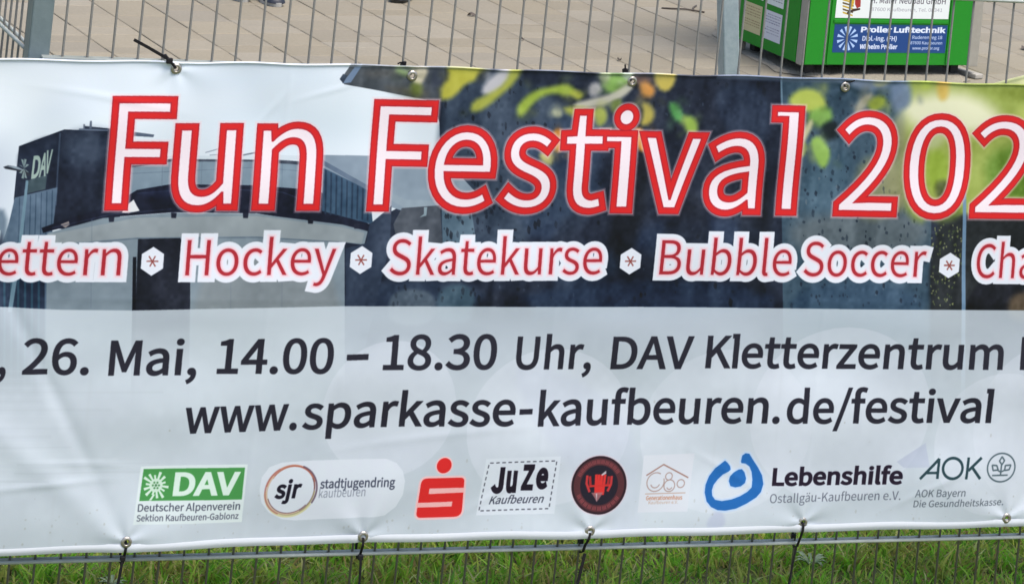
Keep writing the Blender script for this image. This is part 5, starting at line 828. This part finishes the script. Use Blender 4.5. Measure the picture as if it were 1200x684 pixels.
for k, (v, L, p) in enumerate(vis[:300]):
    o = link('paver', PM[L], pave, None, (p.x, p.y, PZ+rnd.uniform(-.0012, .0012))); o.rotation_euler = (rnd.uniform(-.002, .002), rnd.uniform(-.002, .002), TH)
for v, L, p in [c for c in cand if not c[0]]+vis[300:]:
    paver_bm(field, L, .25, Matrix.Translation((p.x, p.y, PZ+rnd.uniform(-.001, .001))) @ Matrix.Rotation(TH, 4, 'Z'))
tag(link('paver_field', mesh_bm('paver_field', field), pave, M_pave2), kind='stuff')
for k in range(19): box('kerbstone', pave, M_pave, -3+k+.004, -2.004+k, 1.50, 1.598, 0, .03, .006)

# brown, uneven patch laid over the paving and a pale edging stone in front of the collection box
M_patch = mat('brown ground', (.25, .225, .18), .95, 0, .2, [(9, (.30, .27, .22), .8), (70, (.20, .18, .14), .7)], bump=(90, .8, .006))
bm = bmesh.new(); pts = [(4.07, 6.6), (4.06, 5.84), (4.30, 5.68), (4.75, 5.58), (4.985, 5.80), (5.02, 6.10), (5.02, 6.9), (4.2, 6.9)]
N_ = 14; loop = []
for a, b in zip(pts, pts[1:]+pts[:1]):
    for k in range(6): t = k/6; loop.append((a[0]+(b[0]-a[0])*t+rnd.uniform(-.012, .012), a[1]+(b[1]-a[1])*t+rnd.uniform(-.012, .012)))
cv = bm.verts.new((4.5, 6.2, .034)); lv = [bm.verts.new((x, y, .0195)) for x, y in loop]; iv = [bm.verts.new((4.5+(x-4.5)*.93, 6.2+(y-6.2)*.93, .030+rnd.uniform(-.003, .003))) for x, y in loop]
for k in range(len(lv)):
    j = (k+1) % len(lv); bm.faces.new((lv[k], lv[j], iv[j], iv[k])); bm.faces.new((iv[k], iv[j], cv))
tag(link('ground_patch', mesh_bm('ground_patch', bm), None, M_patch), kind='structure')
M_edge = mat('edging stone', (.36, .34, .30), .85, 0, .3, (40, (.28, .26, .22), .6), bump=(120, .4, .003))
ed = empty('edging_stone', (5.0, 5.98, .018), R_(-70)); tag(ed, 'pale edging stone lying at the right foot of the green box', 'edging stone')
box('stone', ed, M_edge, -.15, .15, -.026, .026, 0, .022, .005)

# ------------------------------------------------------------------ green collection box
bxo = empty('collection_box', (4.123, 5.721, 0), R_(8)); tag(bxo, 'green steel collection box with stickers standing behind the fence', 'container')
M_green = mat('green paint', (.010, .215, .012), .5, 0, .25, [(3, (.012, .24, .014), .5), (50, (.012, .175, .012), .4), (160, (.05, .22, .05), .15)])
M_frame = mat('beige grey frame', (.30, .285, .24), .55, 0, .5, (20, (.24, .225, .19), .6))
M_dark = mat('dark underside', (.02, .02, .02), .8)
W_, D_, H_ = .925, .60, 1.25
box('panel', bxo, M_green, .012, .872, 0, .012, .077, H_, .002)['label'] = 'green front panel with two stickers'
box('panel', bxo, M_green, -.006, .004, .052, D_-.05, .077, H_, .002)['label'] = 'green left panel with paper notices'
box('panel', bxo, M_green, W_-.012, W_-.004, .05, D_-.05, .09, H_, .002)
box('panel', bxo, M_green, .05, W_-.06, D_-.012, D_-.002, .09, H_, .002)
box('corner_post', bxo, M_frame, -.004, .0105, .0015, .050, .072, H_+.01, .004); box('corner_post', bxo, M_frame, .874, W_, -.003, .050, .072, H_+.01, .003)
box('corner_post', bxo, M_frame, -.004, .046, D_-.048, D_, .0, H_+.01, .004); box('corner_post', bxo, M_frame, W_-.05, W_, D_-.048, D_, .0, H_+.01, .004)
box('rail', bxo, M_green, .14-.0, .7435, -.0045, -.0005, .262, .276, .001)
for x in (.125, .752): box('rail', bxo, M_green, x-.004, x+.004, -.006, -.0005, .085, H_-.02, .001)
box('floor_pan', bxo, M_dark, .02, W_-.02, .02, D_-.02, .078, .10); box('lid', bxo, M_green, -.02, W_+.02, -.02, D_+.02, H_+.012, H_+.05, .01)
for x in (.06, W_-.10):
    for y in (.06, D_-.10): box('foot', bxo, M_dark, x, x+.04, y, y+.04, .02, .078)
def sticker(name, label, p, x0, x1, z0, z1, side_=False):
    im = p.image(name); m = print_mat(name, im, (.85, .85, .85), .5)
    bm = bmesh.new(); e = .0009
    if side_: q = [(-.0062-e, y, z) for y, z in ((x1, z0), (x0, z0), (x0, z1), (x1, z1))]
    else: q = [(x, -e, z) for x, z in ((x0, z0), (x1, z0), (x1, z1), (x0, z1))]
    f = bm.faces.new([bm.verts.new(v) for v in q]); lay = bm.loops.layers.uv.new('print')
    for l, u in zip(f.loops, ((0, 0), (1, 0), (1, 1), (0, 1))): l[lay].uv = u
    o = link('sticker', mesh_bm(name, bm), bxo, m); o['label'] = label; return o
def mirror_y(p): return p
SW = .595
def flipz(h): return lambda p: np.stack([p[:, 0], h-p[:, 1]], 1)
# blue sticker, artwork in millimetres from its top left corner
p = Print(0, 0, .595, .124, 1400, lambda q: np.stack([q[:, 0]/1000, .124-q[:, 1]/1000], 1), (22, 66, 130))
p.poly([(0, 0), (595, 0), (595, 6), (0, 6)], (20, 84, 110), .8, 5); p.poly([(0, 116), (595, 116), (595, 124), (0, 124)], (20, 84, 110), .6, 5)
for k in range(12):
    an = math.radians(k*30+14); c = (72, 62); w = .13
    p.poly([(c[0]+math.cos(an)*14, c[1]+math.sin(an)*14), (c[0]+math.cos(an-w)*54, c[1]+math.sin(an-w)*54), (c[0]+math.cos(an+w)*54, c[1]+math.sin(an+w)*54)], (176, 204, 244), 1, 1.6)
p.text('Proller Lufttechnik', 138, 585, [(0, 35), (600, 35)], 25, (226, 234, 250), .02, .075)
p.text('Dipl.-Ing. (FH)', 150, 330, [(0, 72), (600, 72)], 21, (214, 224, 246), .02, .04); p.text('Wilhelm Proller', 140, 338, [(0, 108), (600, 108)], 21, (222, 230, 248), .02, .06)
p.text('Rudererweg 18', 412, 572, [(0, 62), (600, 62)], 15, (186, 200, 232), .02, .03); p.text('87600 Kaufbeuren', 405, 575, [(0, 86), (600, 86)], 14, (186, 200, 232), .02, .03)
p.text('www.proller.org', 418, 562, [(0, 109), (600, 109)], 13, (196, 208, 238), .02, .03)
sticker('blue sticker', 'blue sticker with white rays and white lettering', p, .147, .742, .1315, .2555)
p = Print(0, 0, .597, .20, 1400, lambda q: np.stack([q[:, 0]/1000, .20-q[:, 1]/1000], 1), (232, 238, 236))
for a in range(9):                              # striped shape with a red face
    p.poly([(20+a*2, 60+a*14), (90, 74+a*14), (90, 81+a*14), (22+a*2, 68+a*14)], (196, 160, 44) if a % 2 == 0 else (90, 68, 30), .95, 1.5)
p.poly([(56, 60), (92, 60), (90, 158), (66, 150)], (210, 168, 40), .9, 3); p.poly([(92, 96), (122, 90), (126, 150), (108, 158), (96, 140)], (160, 36, 30), .95, 2.5); p.poly([(58, 176), (90, 160), (124, 156), (126, 164), (92, 172), (60, 184)], (52, 34, 24), .95, 2)
p.text('H. Maler Neubau GmbH', 178, 574, [(0, 134), (600, 134)], 26, (98, 92, 104), .02, .02)
p.text('87600 Kaufbeuren, Tel. 08341', 184, 560, [(0, 168), (600, 168)], 15, (150, 148, 158), .02, 0)
sticker('white sticker', 'white sticker with striped yellow and red figure', p, .144, .741, .283, .483)
def notice(x0, x1, z0, z1, base, ink, label, seed):
    w = x1-x0; h = z1-z0; q = Print(0, 0, w, h, 1400, lambda t: np.stack([t[:, 0]/1000, h-t[:, 1]/1000], 1), base); r = np.random.default_rng(seed); y = 14
    while y < h*1000-14:                      # rows of small unreadable print
        x = 10+(18 if r.random() < .3 else 0)
        while x < w*1000-16:
            l = r.uniform(6, 22); l = min(l, w*1000-12-x); q.poly([(x, y), (x+l, y), (x+l, y+4.2), (x, y+4.2)], ink, r.uniform(.35, .75), 2.4); x += l+4
        y += r.choice([11, 13, 22])
    sticker('notice', label, q, x0, x1, z0, z1, True)['label'] = label
notice(.357, .519, .129, .257, (206, 196, 150), (126, 98, 72), 'cream coloured paper notice', 1)
notice(.186, .335, .127, .254, (214, 216, 224), (100, 98, 128), 'white paper notice with dark heading', 2)
notice(.185, .333, .281, .46, (222, 230, 228), (120, 120, 130), 'white upper paper notice', 4)
notice(.357, .519, .284, .46, (222, 228, 216), (120, 120, 130), 'white upper paper notice further back', 6)

# ------------------------------------------------------------------ banner end folded back behind the fence at the right
bm = bmesh.new(); rows = []
for k in range(25):
    x = 1.955+k*.027; t = k/24
    h = 1.172+.19*t*(1-.35*t)
    rows.append([bm.verts.new((x, .018+.01*math.sin(k*.7)+.0, 1.10)), bm.verts.new((x, .020+.004*math.sin(k), h-.022)), bm.verts.new((x, .030, h-.008)), bm.verts.new((x, .024, h)), bm.verts.new((x, .032, h-.004))])
for a, b in zip(rows, rows[1:]):
    for k in range(4): bm.faces.new((a[k], b[k], b[k+1], a[k+1]))
M_flap = mat('yellow green print', (.60, .62, .28), .5, 0, .4, (12, (.70, .72, .50), .7))
fl = link('folded_cloth', mesh_bm('folded_cloth', bm, True), banner, M_flap); fl['label'] = 'pale yellow green cloth end folded up behind the fence'

# ------------------------------------------------------------------ people on the paving (only their shoes reach into the picture)
M_shoe = mat('dark shoe', (.018, .022, .035), .5, 0, .4, (60, (.03, .035, .05), .5)); M_sole = mat('pale sole', (.42, .41, .38), .7)
M_strap = mat('black shoe', (.012, .012, .012), .4)
M_trou = mat('navy trousers', (.03, .04, .07), .85, bump=(120, .4, .002)); M_top = mat('grey jumper', (.14, .14, .15), .9); M_skin = mat('skin', (.50, .31, .23), .5); M_hair = mat('brown hair', (.06, .035, .02), .6)
M_body = bpy.data.materials.new('clothing'); M_body.use_nodes = True; _n = M_body.node_tree
_b = _n.nodes['Principled BSDF']; _b.inputs['Roughness'].default_value = .85; _t = _n.nodes.new('ShaderNodeTexCoord'); _s = _n.nodes.new('ShaderNodeSeparateXYZ'); _r = _n.nodes.new('ShaderNodeValToRGB'); _m = _n.nodes.new('ShaderNodeMath')
_m.operation = 'MULTIPLY'; _m.inputs[1].default_value = .5; _n.links.new(_t.outputs['Object'], _s.inputs[0]); _n.links.new(_s.outputs[2], _m.inputs[0]); _n.links.new(_m.outputs[0], _r.inputs[0]); _n.links.new(_r.outputs[0], _b.inputs[0])
_r.color_ramp.interpolation = 'CONSTANT'; _r.color_ramp.elements[0].color = (.03, .04, .07, 1); _r.color_ramp.elements[1].position = .49; _r.color_ramp.elements[1].color = (.16, .16, .17, 1); _e = _r.color_ramp.elements.new(.735); _e.color = (.50, .31, .23, 1)
def shoe(parent, x, y, rz, ms, ml):
    bm = bmesh.new(); rings = []
    sec = [(-.13, .030, .060), (-.10, .037, .085), (-.04, .036, .088), (.02, .040, .066), (.07, .046, .052), (.11, .042, .042), (.135, .022, .030)]
    for s, w, h in sec: rings.append([bm.verts.new((w*math.cos(a), s, .014+max(0, math.sin(a))*(h-.014))) for a in [math.pi*k/8 for k in range(9)]])
    for A, B in zip(rings, rings[1:]):
        for k in range(8): bm.faces.new((A[k], A[k+1], B[k+1], B[k]))
    bm.faces.new(rings[0]); bm.faces.new(rings[-1][::-1]); bmesh.ops.recalc_face_normals(bm, faces=bm.faces)
    o = link('shoe', mesh_bm('shoe', bm, True), parent, ms, (x, y, .017)); o.rotation_euler = (0, 0, rz)
    bm = bmesh.new(); top = []; bot = []
    for k in range(28):
        a = 2*math.pi*k/28; yy = math.sin(a)*.142; ww = (.046 if yy > 0 else .038); xx = math.cos(a)*ww*(1.05)
        top.append(bm.verts.new((xx, yy, .018))); bot.append(bm.verts.new((xx*.97, yy*.98, 0)))
    for k in range(28): bm.faces.new((bot[k], bot[(k+1) % 28], top[(k+1) % 28], top[k]))
    bm.faces.new(top); bm.faces.new(bot[::-1]); s = link('sole', mesh_bm('sole', bm), o, ml)
def person(feet, rz, label, ms, ml, tall=1.72):
    c = Vector((sum(f[0] for f in feet)/2, sum(f[1] for f in feet)/2, 0)); root = empty('person', c); tag(root, label, 'person')
    R2 = lambda x, y: (x*math.cos(rz)-y*math.sin(rz), x*math.sin(rz)+y*math.cos(rz))
    k = tall/1.72; V = []; E = []; RR = []
    def v(x, y, z, r, par=None, raw=False):
        if not raw: x, y = R2(x, y)
        V.append((x, y, z*k)); RR.append(r)
        if par is not None: E.append((par, len(V)-1))
        return len(V)-1
    pel = v(0, 0, .96, .135); wa = v(0, .01, 1.10, .12, pel); ch = v(0, 0, 1.30, .145, wa); nk = v(0, -.01, 1.46, .055, ch); hd = v(0, .02, 1.56, .082, nk); ht = v(0, .015, 1.67, .078, hd)
    for s, f in ((-1, feet[0]), (1, feet[1])):
        hx, hy = R2(s*.09, 0); fx, fy = f[0]-c.x, f[1]-c.y
        h = v(hx, hy, .88, .092, pel, True); kn = v((hx+fx)/2, (hy+fy)/2, .50, .062, h, True); v(fx, fy, .13, .044, kn, True)
        sh = v(s*.17, 0, 1.40, .062, ch); el = v(s*.22, -.02, 1.12, .044, sh); wr = v(s*.23, .06, .88, .028, el); pm = v(s*.23, .08, .82, .030, wr)
        for q in range(4): b = v(s*.235, .055+q*.02, .765, .0095, pm); v(s*.23, .06+q*.02, .725+.006*abs(q-1.5), .008, b)
        t_ = v(s*.215, .115, .80, .010, pm); v(s*.21, .125, .765, .009, t_)
    me = bpy.data.meshes.new('body'); me.from_pydata(V, E, []); o = link('body', me, root, M_body)
    sk = o.modifiers.new('skin', 'SKIN'); sk.use_smooth_shade = True
    for i, r in enumerate(RR): o.data.skin_vertices[0].data[i].radius = (r, r)
    o.data.skin_vertices[0].data[0].use_root = True
    sb = o.modifiers.new('sub', 'SUBSURF'); sb.levels = 1; sb.render_levels = 1
    bm = bmesh.new(); bmesh.ops.create_uvsphere(bm, u_segments=20, v_segments=14, radius=.105)
    for w in bm.verts:
        w.co.z = w.co.z*1.05+1.655*k; w.co.y -= .01
    bmesh.ops.delete(bm, geom=[w for w in bm.verts if w.co.z < 1.62*k and w.co.y > -.01], context='VERTS')
    o2 = link('hair', mesh_bm('hair', bm, True), root, M_hair); o2.rotation_euler = (0, 0, rz)
    for f in feet: shoe(root, f[0]-c.x, f[1]-c.y, math.pi+f[2], ms, ml)
person([(1.93, 7.11, .10), (2.06, 7.03, .15)], math.pi, 'person standing on the paving in navy shoes with pale soles', M_shoe, M_sole)
person([(2.75, 7.23, -.5), (2.96, 7.6, -.3)], math.pi-.5, 'person in black shoes with only one toe in view right of the navy shoes', M_strap, M_strap, 1.66)
person([(3.56, 7.49, -1.2), (3.60, 7.85, -1.0)], math.pi-1.2, 'person in black shoes just touching the top edge near the middle', M_strap, M_strap, 1.75)

# ------------------------------------------------------------------ bits lying on the paving
M_twig = mat('dry twig', (.075, .06, .05), .8)
t = link('twig', tube_me('twig', [(4.06, 7.26, .021), (4.17, 7.235, .026), (4.26, 7.20, .021)], .0045, 6), None, M_twig); tag(t, 'small dry forked twig lying on the paving left of the right post', 'twig')
link('side_shoot', tube_me('side_shoot', [(4.21, 7.215, .024), (4.24, 7.30, .024), (4.28, 7.36, .022)], .0038, 6), t, M_twig)
def leaf(x, y, s, rz, label):
    bm = bmesh.new(); n = 8; c = bm.verts.new((0, 0, .006))
    rim = [bm.verts.new((s*math.cos(2*math.pi*k/n)*(1+.25*(k % 2)), s*.55*math.sin(2*math.pi*k/n), .001+.008*(k % 3))) for k in range(n)]
    for k in range(n): bm.faces.new((c, rim[k], rim[(k+1) % n]))
    o = link('dry_leaf', mesh_bm('dry_leaf', bm), None, M_twig, (x, y, .018)); o.rotation_euler = (0, 0, rz); tag(o, label, 'leaf')
leaf(2.98, 6.87, .022, .2, 'small dark dry leaf on the paving above the yellow part of the banner'); leaf(5.68, 6.59, .035, .9, 'dark curled leaf on the paving at the right edge')
leaf(3.05, 6.34, .012, .6, 'tiny dark leaf on a paving joint behind the letter e'); leaf(3.37, 5.96, .014, 1.6, 'tiny dark leaf on the paving above the letter v')

# ------------------------------------------------------------------ grass below the banner
def grass(name, n, seed, x0, x1, y0, y1, hmin, hmax, w, cols, lean, flat=0):
    r = np.random.default_rng(seed)
    X = r.uniform(x0, x1, n); Y = r.uniform(y0, y1, n)
    cl = .5+.5*np.sin(X*7+3*np.sin(Y*9+1))*np.sin(Y*13+2*np.sin(X*11))
    k = r.random(n) < .35+.65*cl; X, Y, cl = X[k], Y[k], cl[k]; n = len(X)
    H = r.uniform(hmin, hmax, n)*(.55+.6*cl); A = r.uniform(0, 2*np.pi, n); B = r.uniform(0, 2*np.pi, n)
    Wd = w*r.uniform(.6, 1.4, n); Ln = lean*r.uniform(.2, 1.3, n)*H
    ca, sa, cb, sb = np.cos(A), np.sin(A), np.cos(B), np.sin(B)
    v = np.empty((n, 5, 3), np.float32)
    for i, (f, ww) in enumerate(((0, 1), (0, -1), (.55, .8), (.55, -.8), (1, 0))):
        v[:, i, 0] = X+ca*Wd*ww/2+cb*Ln*f*f; v[:, i, 1] = Y+sa*Wd*ww/2+sb*Ln*f*f; v[:, i, 2] = H*f*(1-flat*f*.3)
    me = bpy.data.meshes.new(name); V = v.reshape(-1, 3); b = np.arange(n)[:, None]*5
    F = np.concatenate([b+[0, 1, 3], b+[0, 3, 2], b+[2, 3, 4]], 0)
    me.vertices.add(len(V)); me.vertices.foreach_set('co', V.ravel()); me.loops.add(F.size); me.loops.foreach_set('vertex_index', F.ravel().astype(np.int32))
    me.polygons.add(len(F)); me.polygons.foreach_set('loop_start', np.arange(0, F.size, 3).astype(np.int32)); me.update(calc_edges=True)
    # colour of each blade, drier in patches
    ci = r.choice(len(cols), n, p=[c[1] for c in cols]); base = np.array([c[0] for c in cols])[ci]*r.uniform(.75, 1.3, (n, 1))
    pt = np.sin(X*17+2.1*np.sin(Y*23))*np.sin(Y*29+1.7*np.sin(X*31+1))+.5*np.sin(X*61+Y*40); dry = np.clip((pt-.1)*1.6, 0, .55)[:, None]
    base = base*(1-dry)+np.array([.50, .40, .13])*r.uniform(.5, 1.2, (n, 1))*dry
    col = np.ones((len(V), 4), np.float32); col[:, :3] = np.repeat(base, 5, 0)
    at = me.color_attributes.new('blade', 'FLOAT_COLOR', 'POINT'); at.data.foreach_set('color', col.ravel())
    m = bpy.data.materials.new(name); m.use_nodes = True; nt = m.node_tree; bs = nt.nodes['Principled BSDF']
    a_ = nt.nodes.new('ShaderNodeAttribute'); a_.attribute_name = 'blade'; nt.links.new(a_.outputs[0], bs.inputs['Base Color']); bs.inputs['Roughness'].default_value = .6
    bs.inputs['Specular IOR Level'].default_value = .3
    tr = nt.nodes.new('ShaderNodeBsdfTranslucent'); mx = nt.nodes.new('ShaderNodeMixShader'); mx.inputs[0].default_value = .45
    nt.links.new(a_.outputs[0], tr.inputs[0]); nt.links.new(bs.outputs[0], mx.inputs[1]); nt.links.new(tr.outputs[0], mx.inputs[2]); nt.links.new(mx.outputs[0], nt.nodes['Material Output'].inputs[0])
    me.materials.append(m); o = link(name, me); tag(o, kind='stuff'); return o
GCOL = [((.19, .42, .035), .34), ((.28, .50, .05), .24), ((.42, .46, .09), .16), ((.10, .25, .03), .11), ((.52, .46, .20), .10), ((.30, .20, .09), .05)]
GC2 = [((.24, .42, .06), .45), ((.36, .38, .09), .25), ((.42, .33, .15), .20), ((.12, .09, .05), .10)]
o = grass('grass', 62000, 1, -1.2, 3.4, .07, 1.5, .024, .060, .0064, [(tuple(min(.62, v*1.3) for v in c), w) for c, w in GCOL], 1.3); tag(o, 'green lawn grass growing under and behind the banner', 'grass')
o = grass('moss_and_thatch', 75000, 2, -1.2, 3.4, -.9, 1.5, .006, .022, .0075, [(tuple(min(.6, v*1.25) for v in c), w) for c, w in GC2], 1.8); tag(o, 'brownish moss and dead thatch between the grass', 'moss')
def weed(x, y, s, label):
    bm = bmesh.new(); n = 9
    for k in range(n):
        a = 2*math.pi*k/n+rnd.uniform(-.2, .2); L = s*rnd.uniform(.8, 1.2); w = L*.11; c, d = math.cos(a), math.sin(a); rows = []
        for f, ww in ((0, .3), (.35, .9), (.7, 1), (1, .1)):
            z = .012+s*.45*math.sin(f*2.2); rows.append((bm.verts.new((c*L*f-d*w*ww, d*L*f+c*w*ww, z)), bm.verts.new((c*L*f, d*L*f, z-.003)), bm.verts.new((c*L*f+d*w*ww, d*L*f-c*w*ww, z))))
        for A, B in zip(rows, rows[1:]): bm.faces.new((A[0], A[1], B[1], B[0])); bm.faces.new((A[1], A[2], B[2], B[1]))
    o = link('weed', mesh_bm('weed', bm, True), None, M_weed, (x, y, .01)); tag(o, label, 'weed')
M_weed = mat('weed leaf', (.34, .42, .24), .5, 0, .4, (60, (.13, .20, .08), .6))
weed(1.76, .24, .045, 'pale leafy rosette weed behind the fence right of the blue emblem'); weed(.16, .24, .03, 'small leafy weed at the bottom left beside the thick cable tie')
